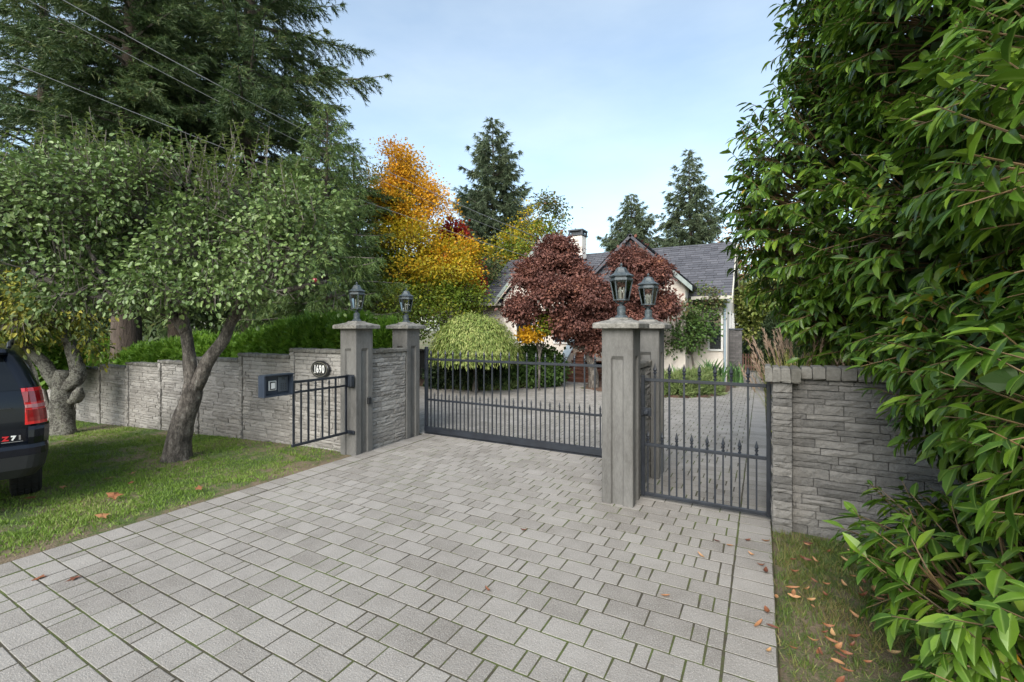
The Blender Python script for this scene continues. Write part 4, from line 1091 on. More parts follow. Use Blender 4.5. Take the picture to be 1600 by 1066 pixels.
# ---------------------------------------------------------------- golden tree and its neighbours
def broad(label, base, lobes_mats, trunk_r, seed, name='autumn_tree', group=None, leaf=LEAF2, size=(.15, .12), n=500, K=16, thr=-.25, spread=.28, layer=.4, bark='twig', targets=None, nsc=.9, lo=.45, droop=.25, up=.5):
    reseed(seed); base = np.array(base, float)
    t = thing(name, label, 'tree', tuple(base), group=group)
    mb = MB(); cs = [l[0] for ls, _, _ in lobes_mats for l in ls]; top = np.mean(cs, 0)
    fork = base * .55 + np.array([top[0], top[1], top[2]]) * .45; fork[:2] = base[:2] * .8 + top[:2] * .2
    tube(mb, spline([base - [0, 0, .1], (base + fork) / 2 + [.05, 0, 0], fork], 8), np.linspace(trunk_r * 1.2, trunk_r * .7, 8), n=9, lump=.1)
    limb_tree(mb, fork, [c + rsph(1)[0] * .3 for c in cs] + [c + rsph(1)[0] * l * .6 for c, l in [(l[0], np.mean(l[1])) for ls, _, _ in lobes_mats for l in ls]], trunk_r * .5, seed)
    part('trunk', mb, M[bark], t, smooth=True)
    mats = [m for _, m, _ in lobes_mats]; mb = MB(); tw = MB()
    for i, (ls, m, w) in enumerate(lobes_mats): crown(t, ls, int(n * w), K, m, leaf, size, spread, lo, 1.0, thr, nsc, up, droop, seed + i, layer=layer, mb=mb, mi=i, twigmb=tw)
    part('crown', mb, [M[m] for m in mats], t); part('twigs', tw, M['twig'], t)
    return t
def lb(px, py, d, rx, rz, ry=None): return (at(px, py, d), (rx, ry or rx, rz))
b = at(645, 515, 21); b[2] = 0
broad('large golden autumn tree, orange at the crown and greener below, left of the house', b,
      [([lb(618, 266, 21.5, 1.3, 1.1), lb(598, 252, 21.5, .75, .9), lb(655, 330, 21, 1.5, 1.5), lb(690, 405, 20.3, 1.2, .8), lb(724, 385, 20.5, .6, .45), lb(632, 305, 21, 1.3, 1.0), lb(715, 430, 20.0, .8, .4)], 'yellow', 1.3),
       ([lb(640, 395, 20, 1.9, 1.3), lb(610, 345, 21, 1.3, 1.6), lb(672, 420, 19.5, 1.7, 1.0), lb(715, 395, 21, .9, .8), lb(585, 300, 21.5, .8, 1.2)], 'yellowgreen', 1.6),
       ([lb(600, 440, 19.5, 1.6, 1.2), lb(650, 470, 19, 1.9, .9), lb(710, 465, 19.5, 1.3, .8)], 'greenyellow', 1.2)], .16, 21, n=1500, K=18, size=(.115, .09), thr=-.16, nsc=1.3)
b = at(712, 515, 23); b[2] = 0
broad('small crimson tree tucked behind the golden tree', b, [([lb(704, 368, 22.5, .55, .7), lb(726, 405, 22.5, .55, .8), lb(736, 446, 22.5, .4, .5)], 'crimson', 1)], .09, 22, n=420, K=13, size=(.14, .11), thr=-.3)
b = at(828, 515, 27); b[2] = 0
broad('yellow green tree with thin upright shoots between the fir and the chimney', b,
      [([lb(815, 355, 27, 1.5, 1.2), lb(800, 395, 27, 1.6, 1.2)], 'yellowgreen', .6), ([lb(832, 385, 26.5, 1.9, 1.5), lb(790, 415, 26, 1.3, 1.0), lb(860, 372, 27, 1.0, 1.6)], 'greenyellow', .8), ([lb(868, 335, 27, .45, 1.2), lb(850, 325, 27, .4, .9)], 'viburnum', .35)], .12, 23, n=420, K=13, size=(.15, .12), thr=-.2)
b = at(772, 515, 24); b[2] = 0
broad('small brownish shrub against the left end of the house', b, [([lb(768, 440, 24, .8, 1.3)], 'viburnum', 1)], .05, 24, n=160, K=12, size=(.14, .1), thr=-.4, name='brown_shrub')
b = at(1190, 515, 34); b[2] = 0
broad('rusty autumn tree beyond the right gable of the house', b, [([lb(1172, 390, 34, 2.1, 2.4), lb(1215, 420, 33, 2.6, 2.4), lb(1265, 390, 34, 2.5, 3.0), lb(1180, 340, 35, 1.4, 1.6)], 'rust', 1)], .16, 25, n=620, K=14, size=(.2, .15), thr=-.4)
b = at(620, 515, 17); b[2] = 0
broad('green and amber shrub behind the left lanterns', b, [([lb(610, 478, 16, 1.0, .8), lb(575, 470, 16.5, .8, .7), lb(650, 500, 17, 1.0, .7), lb(700, 500, 17.5, .9, .7)], 'greenyellow', 1)], .05, 26, n=420, K=13, size=(.10, .08), thr=-.4, name='garden_shrub')

# ---------------------------------------------------------------- purple japanese maples
def jmaple(label, base, lobes, seed, tr, n):
    reseed(seed); base = np.array(base, float); t = thing('purple_maple', label, 'tree', tuple(base), group='purple maples in front of the house')
    mb = MB(); cs = [l[0] for l in lobes]; top = np.mean(cs, 0)
    f = base + [(top[0] - base[0]) * .2, (top[1] - base[1]) * .2, (top[2] - base[2]) * .42]
    tube(mb, spline([base - [0, 0, .1], (base + f) / 2 + [.06, .05, 0], f], 10), np.linspace(tr * 1.5, tr, 10), n=10, lump=.15); limb_tree(mb, f, cs, tr * .6, seed, bend=.3, rend=.03)
    part('trunk', mb, M['bark_apple'], t, smooth=True)
    mb = MB()
    for c, r_ in lobes:
        # each cloud is built of tiers of fine drooping foliage
        crown(t, [(c, r_)], int(n * 1.25 * (r_[0] * r_[2])), 18, 'jmaple', LEAF4, (.07, .052), .085, .80, 1.06, -.36, 2.6, .9, .55, seed, mb=mb, layer=.5, dmin=-.7)
        crown(t, [(c, np.array(r_) * .8)], int(n * .75 * (r_[0] * r_[2])), 12, 'jmaple', LEAF2, (.12, .09), .16, .2, .93, None, mb=mb)
    part('crown', mb, M['jmaple'], t)
    return t
b = at(905, 515, 15.6); b[2] = 0; b = at(927, 607, 15.8); b[2] = .03
jmaple('larger purple maple with cloud shaped crown lobes, left of the nearest pier', b,
       [lb(870, 398, 15.7, .74, .62), lb(830, 430, 15.4, .68, .5), lb(815, 482, 15.0, .52, .52), lb(862, 455, 14.8, .72, .5), lb(918, 462, 15.0, .74, .6), lb(898, 424, 15.6, .5, .4), lb(890, 500, 15.2, .8, .55), lb(935, 500, 15.6, .9, .7), lb(872, 505, 15.8, .6, .45), lb(925, 530, 15.8, .7, .5)], 31, .13, 640)
b = at(1012, 608, 16.4); b[2] = .03
jmaple('smaller purple maple rising right behind the two right lanterns', b,
       [lb(985, 412, 15.8, .72, .5), lb(1022, 428, 15.6, .6, .48), lb(988, 452, 15.4, .72, .5), lb(1035, 478, 15.8, .52, .48), lb(998, 496, 15.5, .75, .55), lb(958, 476, 15.4, .5, .5)], 32, .09, 640)
for px_, py_, d_ in ((925, 560, 15.9),):
    pass

# ---------------------------------------------------------------- courtyard plants
def mound(name, label, cat, lobes, mat, seed, n, leaf=LEAF2, size=(.09, .07), K=10, spread=.08, thr=None, droop=.1, up=.6, lo=.8, base=None, stem=True, group=None, core=None):
    reseed(seed); c = np.mean([l[0] for l in lobes], 0); base = base if base is not None else np.array([c[0], c[1], 0.0])
    t = thing(name, label, cat, tuple(base), group=group); mb = MB()
    crown(t, lobes, n, K, mat, leaf, size, spread, lo, 1.0, thr, 1.6, up, droop, seed, mb=mb, keep=lambda P: P[:, 2] > base[2] + .01)
    crown(t, [(c_, np.array(r_) * .82) for c_, r_ in lobes], n // 2, 8, mat, LEAF2, (size[0] * 1.6, size[1] * 1.6), spread * 1.5, .3, 1.0, mb=mb, keep=lambda P: P[:, 2] > base[2] + .01)
    part('foliage', mb, M[mat], t)
    if stem:
        mb = MB(); limb_tree(mb, base - [0, 0, .05], [l[0] + [0, 0, l[1][2] * .3] for l in lobes], .05, seed); part('stem', mb, M['bark_apple'], t)
    return t
# weeping dome
reseed(41); dc = at(742, 553, 14.9); bs_ = np.array([dc[0], dc[1], 0.0]); dm = thing('weeping_tree', 'low weeping dome tree with pale lime leaves behind the sliding gate', 'tree', tuple(bs_))
d_ = rsph(9000); d_[:, 2] = np.abs(d_[:, 2]); c = np.array([dc[0], dc[1], 1.15]); Rr = np.array([1.55, 1.5, 1.42])
P = c + d_ * Rr * (rng.uniform(.86, 1.02, (9000, 1)) + .05 * noise3(d_, 3)[:, None]); P[:, 2] -= .25 * rng.uniform(0, 1, 9000) * (1 - d_[:, 2])
dn = nrm(np.c_[d_[:, :2] * (d_[:, 2:3] * 1.1 + .1), -np.sqrt(np.maximum(0, 1 - d_[:, 2] ** 2)) - .15] + rsph(9000) * .6)
mb = MB(); scatter(mb, *LEAF2, P, frames(dn, d_ + rsph(9000) * .3), np.stack([.035 * np.ones(9000), rng.uniform(.09, .17, 9000), .04 * np.ones(9000)], 1))
P2 = c + d_ * Rr * .78; scatter(mb, *LEAF2, P2, frames(dn, d_), np.stack([.09 * np.ones(9000), .2 * np.ones(9000), .05 * np.ones(9000)], 1))
part('crown', mb, M['dome'], dm)
mb = MB(); limb_tree(mb, bs_ + [0, 0, .9], [c + v for v in ((.9, .2, .5), (-.9, .1, .5), (.1, .9, .6), (0, -.9, .5), (0, 0, 1.1))], .06, 41); tube(mb, [bs_ - [0, 0, .1], bs_ + [.03, 0, .5], bs_ + [0, 0, .95]], [.11, .08, .07], n=9); part('trunk', mb, M['bark_apple'], dm)
mound('rounded_shrub', 'rounded green shrub between the weeping dome and the brick steps', 'shrub', [lb(832, 570, 16.2, .8, .75), lb(862, 575, 16.4, .55, .6), lb(790, 572, 16.2, .7, .6)], 'shrub', 42, 900)
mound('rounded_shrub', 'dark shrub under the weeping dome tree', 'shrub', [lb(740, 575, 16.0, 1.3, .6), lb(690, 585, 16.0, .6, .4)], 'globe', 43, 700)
# little multi-stemmed tree
b = at(842, 600, 15.3); b[2] = .03; reseed(44)
t = thing('young_tree', 'thin multi stemmed young tree with some orange leaves by the steps', 'tree', tuple(b)); mb = MB()
for px_, py_ in ((836, 505), (846, 500), (858, 505), (828, 520)): tube(mb, spline([b, at(843, 560, 15.3), at((843 + px_) / 2, 530, 15.3), at(px_, py_, 15.2)], 8), np.linspace(.035, .014, 8), n=6)
part('trunk', mb, M['bark_apple'], t)
mb = MB(); crown(t, [lb(832, 521, 15.1, .42, .2), lb(822, 525, 15.1, .25, .15)], 120, 8, 'yellow', LEAF2, (.10, .08), .06, mb=mb, mi=0); crown(t, [lb(850, 505, 15.2, .35, .35)], 90, 8, 'greenyellow', LEAF2, (.10, .08), .1, mb=mb, mi=1); part('crown', mb, [M['yellow'], M['greenyellow']], t)
# low silver green ground cover along the bed edges
def cover_strip(label, pts, seed, w=.55, h=.42, n=240, mat='cover'):
    lobes = []; r = np.random.default_rng(seed)
    for (x, y_) in pts: lobes.append((np.array([x, y_, .06 + r.uniform(0, .06)]), (w * r.uniform(.85, 1.25), w * r.uniform(.85, 1.2), h * r.uniform(.8, 1.25))))
    return mound('ground_cover', label, 'ground cover', lobes, mat, seed, n * len(lobes), BLADE, (.13, .028), 9, .05, None, -.9, .2, .82, stem=False)
cover_strip('low grey green ground cover along the bed under the weeping dome', [(-10.1, 13.3), (-9.5, 13.35), (-9.0, 13.3), (-8.5, 13.45), (-8.1, 13.75), (-7.8, 14.3), (-9.6, 14.0), (-8.9, 14.1), (-8.3, 14.5)], 45, .62, .52)
cover_strip('low grey green ground cover in front of the strappy leaved clumps', [(-3.2, 14.75), (-2.75, 14.75), (-2.3, 14.9), (-1.85, 15.2), (-1.5, 15.7), (-2.9, 15.3), (-2.2, 15.6), (-1.7, 16.4)], 46, .48, .55)
# strappy clumps
for k, (px, py, d, lab) in enumerate(((1116, 590, 16.2, 'larger clump of arching strap leaves beside the brick pillar'), (1064, 592, 15.9, 'smaller clump of strap leaves under the leafy shrub'), (1143, 590, 17.4, 'clump of strap leaves at the edge of the side path'))):
    reseed(470 + k); b = at(px, py, d); b[2] = .03; t = thing('strap_leaf_plant', lab, 'plant', tuple(b), group='strap leaved clumps'); mb = MB(); n_ = 95 if k == 0 else 60
    for q in range(n_):
        a_ = rng.uniform(0, 6.28); l_ = rng.uniform(.7, 1.3) * (1.1 if k == 0 else .85); s_ = np.linspace(0, 1, 7); o_ = b + np.r_[rng.normal(size=2) * .16, 0]
        h_ = rng.uniform(.15, .6); px__ = l_ * h_ * s_ ** 1.3; pz = l_ * (1.05 * s_ - rng.uniform(.25, .6) * s_ ** 2.4); w_ = .034 * (1 - s_ ** 3) + .002
        c_, sn = math.cos(a_), math.sin(a_); Ax = np.c_[o_[0] + c_ * px__, o_[1] + sn * px__, o_[2] + pz]; off = np.c_[-sn * w_, c_ * w_, 0 * w_]; V = np.concatenate([Ax - off, Ax + off]); i_ = np.arange(6)
        mb.add(V, np.stack([i_, i_ + 1, i_ + 8, i_ + 7], 1))
    part('leaves', mb, M['strap'], t)
b = at(1082, 585, 17.2); b[2] = .03
broad('loose leafy shrub with reddening tips against the house front', b, [([lb(1072, 520, 17, .8, .7), lb(1092, 505, 17.2, .7, .8), lb(1048, 530, 17.2, .7, .5)], 'shrub', .6), ([lb(1095, 470, 17.2, .75, .55), lb(1075, 480, 17.2, .6, .5)], 'viburnum', .7)], .05, 47, name='garden_shrub', n=480, K=12, size=(.11, .085), thr=-.35, spread=.16)
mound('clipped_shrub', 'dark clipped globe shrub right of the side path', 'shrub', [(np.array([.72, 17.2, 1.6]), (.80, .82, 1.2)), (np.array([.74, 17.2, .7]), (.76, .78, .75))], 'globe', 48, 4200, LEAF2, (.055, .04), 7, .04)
mound('leafy_shrub', 'yellow green variegated shrub above the clipped globe', 'shrub', [lb(1190, 462, 21, 1.1, 1.0), lb(1230, 455, 20.5, 1.1, .9), lb(1175, 500, 21.5, .8, .9)], 'variegated', 49, 900, LEAF2, (.12, .085), 9, .16, -.5)
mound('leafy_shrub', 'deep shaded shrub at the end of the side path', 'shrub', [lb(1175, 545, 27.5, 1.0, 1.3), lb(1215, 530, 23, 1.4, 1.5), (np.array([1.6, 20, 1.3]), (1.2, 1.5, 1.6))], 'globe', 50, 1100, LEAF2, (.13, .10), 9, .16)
# pink plumed ornamental grass behind the right wall
for k, (x, y_, lab) in enumerate(((.42, 6.6, 'pinkish plumed ornamental grass leaning over the right wall'), (.95, 6.35, 'yellow green ornamental grass behind the right wall'))):
    reseed(500 + k); b = np.array([x, y_, 0.0]); t = thing('ornamental_grass', lab, 'plant', tuple(b), group='ornamental grasses behind the right wall'); mb = MB(); pl_ = MB()
    for q in range(380):
        a_ = rng.uniform(0, 6.28); hgt = rng.uniform(1.35, 2.05); sp = rng.uniform(.1, .55); s_ = np.linspace(0, 1, 6); Ax = np.c_[b[0] + rng.normal() * .1 + math.cos(a_) * sp * s_ ** 2, b[1] + rng.normal() * .1 + math.sin(a_) * sp * s_ ** 2, hgt * (s_ - .10 * s_ ** 3)]
        w_ = .008 * (1 - s_) + .002; off = np.c_[-math.sin(a_) * w_, math.cos(a_) * w_, 0 * w_]; i_ = np.arange(5); mb.add(np.concatenate([Ax - off, Ax + off]), np.stack([i_, i_ + 1, i_ + 7, i_ + 6], 1))
        if (q % 5 == 0 and k == 0) or q % 9 == 0:
            n_ = 34; u = rng.uniform(0, 1, n_); dirn = nrm(Ax[-1] - Ax[-3]); pp = Ax[-1] - dirn * .02 + dirn * (u * .26)[:, None]; scatter(pl_, *BLADE, pp, frames(nrm(dirn + rsph(n_) * .5), rsph(n_)), np.stack([np.full(n_, .009), np.full(n_, .06), np.full(n_, .005)], 1))
    part('blades', mb, M['plume_green'], t); part('plumes', pl_, M['plume'], t)

# ---------------------------------------------------------------- clipped cedar hedge above the left wall
def hedge(label, segs, seed, n):
    reseed(seed); t = thing('cedar_hedge', label, 'hedge', (segs[0][0], segs[0][1], 0)); mb = MB(); lob = []
    for (x, y_, h, r_) in segs: lob.append((np.array([x, y_, h - r_ * 1.1]), (r_, r_ * .95, r_ * 1.1))); lob.append((np.array([x, y_, (h - r_) * .5]), (r_, r_ * .9, (h - r_) * .62)))
    P, D, _ = ell_shell(n, lob, .82, 1.0); P = P + .06 * D * noise3(P, 4)[:, None]
    c = np.repeat(np.arange(len(P)), 9); ld = nrm(D[c] * .7 + rsph(len(c)) * .55 + [0, 0, .45])
    scatter(mb, *BLADE, P[c] + rng.normal(size=(len(c), 3)) * .035, frames(ld, D[c] + rsph(len(c)) * .6), np.stack([rng.uniform(.018, .034, len(c)), rng.uniform(.07, .14, len(c)), np.full(len(c), .02)], 1))
    P2, D2, _ = ell_shell(n * 2, lob, .55, .9); scatter(mb, *LEAF2, P2, frames(D2 + rsph(len(P2)) * .4, rsph(len(P2))), np.full(len(P2), .14))
    part('foliage', mb, M['hedge'], t)
    mb = MB(); 
    for (x, y_, h, r_) in segs: tube(mb, [[x, y_, -.6], [x, y_, h * .7]], [.05, .02], n=6)
    part('stems', mb, M['bark_fir'], t)
hedge('bright green cedar hedge above the wall behind the left piers', [(-6.75, 7.0, 2.28, .55), (-7.4, 6.7, 2.42, .6), (-8.1, 6.75, 2.42, .62), (-8.8, 6.7, 2.36, .6), (-9.5, 6.75, 2.30, .6), (-10.2, 6.8, 2.12, .55), (-10.9, 6.85, 2.05, .55)], 71, 7600)
hedge('farther cedar hedge above the wall seen past the leaning trunk', [(-12.0, 6.9, 1.92, .6), (-12.8, 6.9, 1.95, .65), (-13.6, 6.9, 1.98, .65), (-14.5, 7.0, 1.85, .65), (-15.4, 7.0, 1.78, .65), (-16.4, 7.0, 1.66, .7), (-17.5, 7.1, 1.6, .7), (-18.8, 7.2, 1.7, .8), (-20.3, 7.3, 1.8, .9)], 72, 6000)
mound('rounded_shrub', 'small bright green bush behind the mossy forked trunk', 'shrub', [lb(92, 560, 11.9, .45, .5), lb(60, 575, 11.9, .4, .4)], 'hedge', 73, 500)

# ---------------------------------------------------------------- leaning apple tree on the lawn
reseed(81); AB = np.array([-8.52, 3.95, float(gz(-8.52, 3.95))]); D0 = 7.55
at_ = thing('apple_tree', 'leaning apple tree with a forked grey trunk and broad spreading green crown', 'tree', tuple(AB))
mb = MB()
def apx(px, py, d=D0): return at(px, py, d)
trk = spline([AB - [0, 0, .12], apx(281, 672), apx(296, 630), apx(303, 600)], 14); tube(mb, trk, np.linspace(.185, .145, 14) + .08 * np.exp(-np.linspace(0, 9, 14)), n=18, lump=.11)
tube(mb, spline([apx(300, 612), apx(297, 570), apx(293, 530), apx(287, 480), apx(300, 430, 7.6), apx(290, 350, 7.7), apx(296, 260, 7.8)], 22), np.linspace(.115, .03, 22), n=12, lump=.12)
tube(mb, spline([apx(306, 606), apx(325, 565), apx(350, 530), apx(366, 497), apx(400, 470, 7.4), apx(455, 452, 7.3), apx(510, 440, 7.3)], 22), np.linspace(.115, .03, 22), n=12, lump=.12)
tube(mb, spline([apx(292, 520), apx(272, 493), apx(235, 480, 7.3), apx(180, 472, 7.2), apx(110, 455, 7.0), apx(50, 425, 6.9)], 20), np.linspace(.10, .03, 20), n=10, lump=.14)
tube(mb, spline([apx(364, 500), apx(372, 450, 7.6), apx(385, 390, 7.8), apx(400, 310, 7.9)], 12), np.linspace(.075, .02, 12), n=8, lump=.1)
tube(mb, spline([apx(272, 493), apx(250, 430, 7.7), apx(225, 350, 8.0), apx(190, 270, 8.0)], 12), np.linspace(.07, .02, 12), n=8, lump=.1)
tube(mb, spline([apx(180, 472, 7.2), apx(150, 410, 7.2), apx(110, 330, 7.4), apx(80, 260, 7.4)], 12), np.linspace(.05, .015, 12), n=8, lump=.1)
tube(mb, spline([apx(400, 470, 7.4), apx(440, 410, 7.5), apx(470, 340, 7.6)], 9), np.linspace(.05, .015, 9), n=7, lump=.1)
part('trunk', mb, M['bark_apple'], at_, smooth=True)
tip = lambda px, py, d, rx, rz, ry=.9: (at(px, py, d), (rx, ry, rz))
AL = [tip(60, 330, 7.0, .9, .75), tip(150, 300, 7.2, 1.0, .75), tip(110, 410, 7.0, .95, .6), tip(30, 420, 6.9, .7, .55), tip(230, 330, 7.6, 1.0, .95), tip(215, 430, 7.2, .9, .5), tip(320, 300, 7.7, .9, .8), tip(330, 390, 7.4, .9, .7), tip(350, 455, 7.1, .75, .36), tip(420, 350, 7.6, .9, .85), tip(448, 415, 7.3, .68, .6), tip(488, 385, 7.4, .42, .55), tip(280, 380, 8.2, 1.2, .9), tip(465, 335, 7.6, .5, .55), tip(160, 460, 7.0, .8, .3), tip(270, 455, 7.1, .7, .28), tip(-40, 360, 7.0, .9, .9), tip(490, 452, 7.4, .32, .3)]
mb = MB(); tw = MB()
P_ = crown(at_, AL, 4300, 12, 'apple', LEAF4, (.072, .058), .11, .45, 1.08, -.12, 1.9, .55, .35, 81, mb=mb, mi=0, twigmb=tw, keep=lambda P: P[:, 2] > 2.40 + .16 * noise3(P, 2.2, 6))
# upright water shoots along the top
N_ = 85; pxs = rng.uniform(10, 480, N_); top_ = np.interp(pxs, [0, 60, 150, 230, 300, 360, 420, 470, 520], [245, 215, 208, 222, 232, 222, 240, 270, 330])
for q in range(N_):
    d = rng.uniform(6.9, 8.0); p1 = at(pxs[q] + rng.uniform(-8, 8), top_[q] - rng.uniform(-30, 45), d); p0 = p1 - [rng.normal() * .16, rng.normal() * .16, rng.uniform(.5, .95)]
    sticks(tw, [p0], [p1], .009, .003, n=4); m_ = int(np.linalg.norm(p1 - p0) * 34); u = rng.uniform(0, 1.0, m_); pp = p0 + (p1 - p0) * u[:, None]; a_ = rng.uniform(0, 6.28, m_)
    dd = nrm(np.c_[np.cos(a_), np.sin(a_), rng.uniform(-.1, .7, m_)]); scatter(mb, *LEAF4, pp, frames(dd, np.c_[0 * a_, 0 * a_, 1 + 0 * a_] + rsph(m_) * .3), np.stack([np.full(m_, .038), rng.uniform(.06, .10, m_), np.full(m_, .05)], 1), 1)
part('crown', mb, [M['apple'], M['apple_tip']], at_); part('twigs', tw, M['twig'], at_)
for px, py, c in ((492, 438, 'a'), (336, 453, 'b')):
    m_ = MB(); lathe(m_, [(.004, -.034), (.022, -.032), (.036, -.01), (.037, .012), (.026, .030), (.006, .026)], at(px, py, 6.9), n=12); part('apple', m_, M['redlens2'] if c == 'a' else M['plume_green'], at_, smooth=True)

# ---------------------------------------------------------------- mossy forked tree with yellowing leaves by the wall
reseed(91); PB = np.array([-14.3, 4.3, float(gz(-14.3, 4.3))]); DP = 10.7
pt_ = thing('plum_tree', 'old gnarled tree with pale lichened trunk and yellowing leaves near the parked car', 'tree', tuple(PB)); mb = MB()
tube(mb, spline([PB - [0, 0, .15], at(98, 650, DP), at(96, 610, DP), at(100, 580, DP)], 12), np.linspace(.26, .175, 12), n=26, lump=.2)
tube(mb, spline([at(104, 605, DP), at(122, 585, DP), at(112, 545, DP), at(97, 515, DP), at(88, 490, DP), at(105, 475, DP), at(125, 462, DP)], 20), np.linspace(.15, .07, 20), n=16, lump=.22)
tube(mb, spline([at(92, 605, DP), at(70, 570, DP), at(42, 545, DP), at(5, 520, DP), at(-40, 500, DP)], 14), np.linspace(.15, .07, 14), n=12, lump=.2)
tube(mb, spline([at(97, 520, DP), at(78, 507, DP - .3), at(55, 512, DP - .4), at(20, 500, DP - .4)], 10), np.linspace(.085, .03, 10), n=7, lump=.15)
tube(mb, spline([at(90, 490, DP), at(75, 470, DP), at(60, 440, DP), at(30, 410, DP)], 10), np.linspace(.09, .03, 10), n=7, lump=.15)
tube(mb, spline([at(106, 630, DP), at(118, 622, DP - .05), at(127, 606, DP - .1)], 7), [.05, .09, .11, .12, .10, .08, .03], n=12, lump=.35)
part('trunk', mb, M['bark_moss'], pt_, smooth=True)
mb = MB(); tw = MB(); crown(pt_, [lb(30, 500, 10.2, 1.1, .55), lb(75, 470, 10.4, .9, .5), lb(125, 490, 10.6, .8, .4), lb(140, 530, 10.9, .55, .4), lb(20, 460, 10.3, 1.0, .5), lb(15, 535, 10.5, .6, .4), lb(-40, 480, 10.4, 1.2, .9)], 750, 9, 'plum', LEAF4, (.12, .06), .14, .35, 1, -.3, 1.4, .4, .6, 91, mb=mb, twigmb=tw)
part('crown', mb, M['plum'], pt_); part('twigs', tw, M['twig'], pt_)

# ================================================================== LAWN AND LITTER
def blades(n, x0, x1, y0, y1, keep, h=(.03, .07), w=.006, seed=1, mat='grass', label='', K=3):
    reseed(seed); x = rng.uniform(x0, x1, n); y_ = rng.uniform(y0, y1, n); P = np.c_[x, y_, gz(x, y_) + .005 * 0]; P[:, 2] += .02 * noise3(np.c_[x, y_, 0 * x], 1.3, 1) * ((x < -6.2)) - .026
    kp = keep(P); P = P[kp]; c = np.repeat(np.arange(len(P)), K); m = len(c); P = P[c] + np.c_[rng.normal(size=(m, 2)) * .018, np.zeros(m)]
    P = P[~(in_pave(P[:, 0] - .02, P[:, 1]) & in_pave(P[:, 0] + .025, P[:, 1]))]; m = len(P)
    d = nrm(np.c_[rng.normal(size=(m, 2)) * .55, np.ones(m)]); hh = rng.uniform(*h, m) * (1 + .4 * noise3(P, 1.7, 2)); mb = MB()
    T = (np.array([[-.5, 0, 0], [.5, 0, 0], [.34, .55, .02], [-.34, .55, .02], [0, 1, .16]]), np.array([[0, 1, 2], [0, 2, 3], [3, 2, 4]]))
    scatter(mb, *T, P, frames(d, rsph(m)), np.stack([w * rng.uniform(.6, 1.4, m), hh, hh], 1))
    tag(part('grass', mb, M[mat]), label, 'grass', kind='stuff')
def lawn_keep(P):
    edge = np.clip((-5.85 - P[:, 0]) / .5, 0, 1); bare = noise3(P, 1.1, 5) + .5 * noise3(P, 3.5, 6)
    dens = np.clip(edge * 1.3 - .15, .05, 1) * np.where(bare > .46, .2, 1) * np.where((P[:, 1] > 4.9) & (bare > -.1), .3, 1) * np.where(np.hypot(P[:, 0] + 8.5, P[:, 1] - 3.9) < .55, .3, 1)
    far = np.clip(1.25 - np.hypot(P[:, 0], P[:, 1]) / 22, .3, 1)
    return rng.uniform(0, 1, len(P)) < dens * far
blades(80000, -19, -5.84, .6, 5.33, lawn_keep, (.022, .055), .0075, 101, 'grass', 'mown green lawn with bare patches beside the drive')
def strip_keep(P):
    bare = noise3(P, 1.6, 5) + .4 * noise3(P, 5, 6)
    return rng.uniform(0, 1, len(P)) < np.where(bare > .35, .25, .9) * np.clip((P[:, 0] - .06) / .12, .1, 1)
blades(9000, .09, 2.0, .9, 5.36, strip_keep, (.03, .085), .005, 102, 'grass_dry', 'rough dry grass strip between the paving and the laurel', K=4)
reseed(103); px_ = rng.uniform(-13.5, -10.5, 6000); py_ = rng.uniform(12.3, 12.9, 6000)

# fallen leaves: curled laurel leaves and broad maple leaves, each one an object
def curl_leaf(seed, L_=.10, Wd=.036):
    r = np.random.default_rng(seed); V = []; cu = r.uniform(.3, 1.1); k_ = r.uniform(-.4, .4)
    for s in np.linspace(0, 1, 6):
        w = Wd * (math.sin(math.pi * (s * .92 + .04)) ** .8); z = L_ * cu * (s - .5) ** 2 * 1.2; b_ = k_ * (s - .5) * .03
        V += [[-w / 2, L_ * (s - .5) , z + abs(w) * .45], [b_ * .2, L_ * (s - .5), z + .002], [w / 2, L_ * (s - .5), z + abs(w) * .35]]
    F = []
    for q in range(5): a = 3 * q; F += [[a, a + 1, a + 4, a + 3], [a + 1, a + 2, a + 5, a + 4]]
    return np.array(V), np.array(F)
def star_leaf(seed, S=.10):
    r = np.random.default_rng(seed); V = [[0, 0, .012]]; n_ = 10
    for k in range(n_):
        a_ = k / n_ * 2 * math.pi + r.uniform(-.1, .1); rr = S * (1.0 if k % 2 == 0 else .48) * r.uniform(.8, 1.15); V.append([rr * math.cos(a_), rr * math.sin(a_), r.uniform(.0, .022)])
    return np.array(V), np.array([[0, 1 + k, 1 + (k + 1) % n_] for k in range(n_)])
CM = [MB().add(*curl_leaf(k)).mesh('fallen_leaf') for k in range(6)]; SM = [MB().add(*star_leaf(k)).mesh('fallen_leaf') for k in range(4)]
reseed(104)
def drop(me, x, y_, z, s, label, group):
    o = link('fallen_leaf', me, M['dead_leaf'], None, (x, y_, z)); o.rotation_euler = (rng.uniform(-.25, .25), rng.uniform(-.25, .25), rng.uniform(0, 6.28)); o.scale = (s, s, s); tag(o, label, 'leaf', group); return o
for k in range(80):
    y_ = rng.uniform(2.2, 5.2); x = rng.uniform(.16, .30 + .14 * y_); drop(CM[k % 6], x, y_, float(gz(x, y_)) + rng.uniform(.02, .045), rng.uniform(.5, 1.0), 'curled orange brown leaf fallen on the grass strip below the laurel', 'leaves fallen below the laurel')
for k, (px, py) in enumerate(((1168, 846), (1197, 847), (1120, 847), (1140, 854), (1190, 885), (1174, 868), (1196, 895), (1199, 958), (1186, 978), (1207, 982), (818, 830), (762, 924), (1201, 1020), (1095, 870), (1040, 933), (1213, 935))):
    p = at(px, py, EYE * FP / (py - 515)); drop(CM[k % 6], p[0], p[1], .006, rng.uniform(.65, 1.0), 'small curled tan leaf lying on the pavers near the walk gate', 'leaves fallen on the pavers')
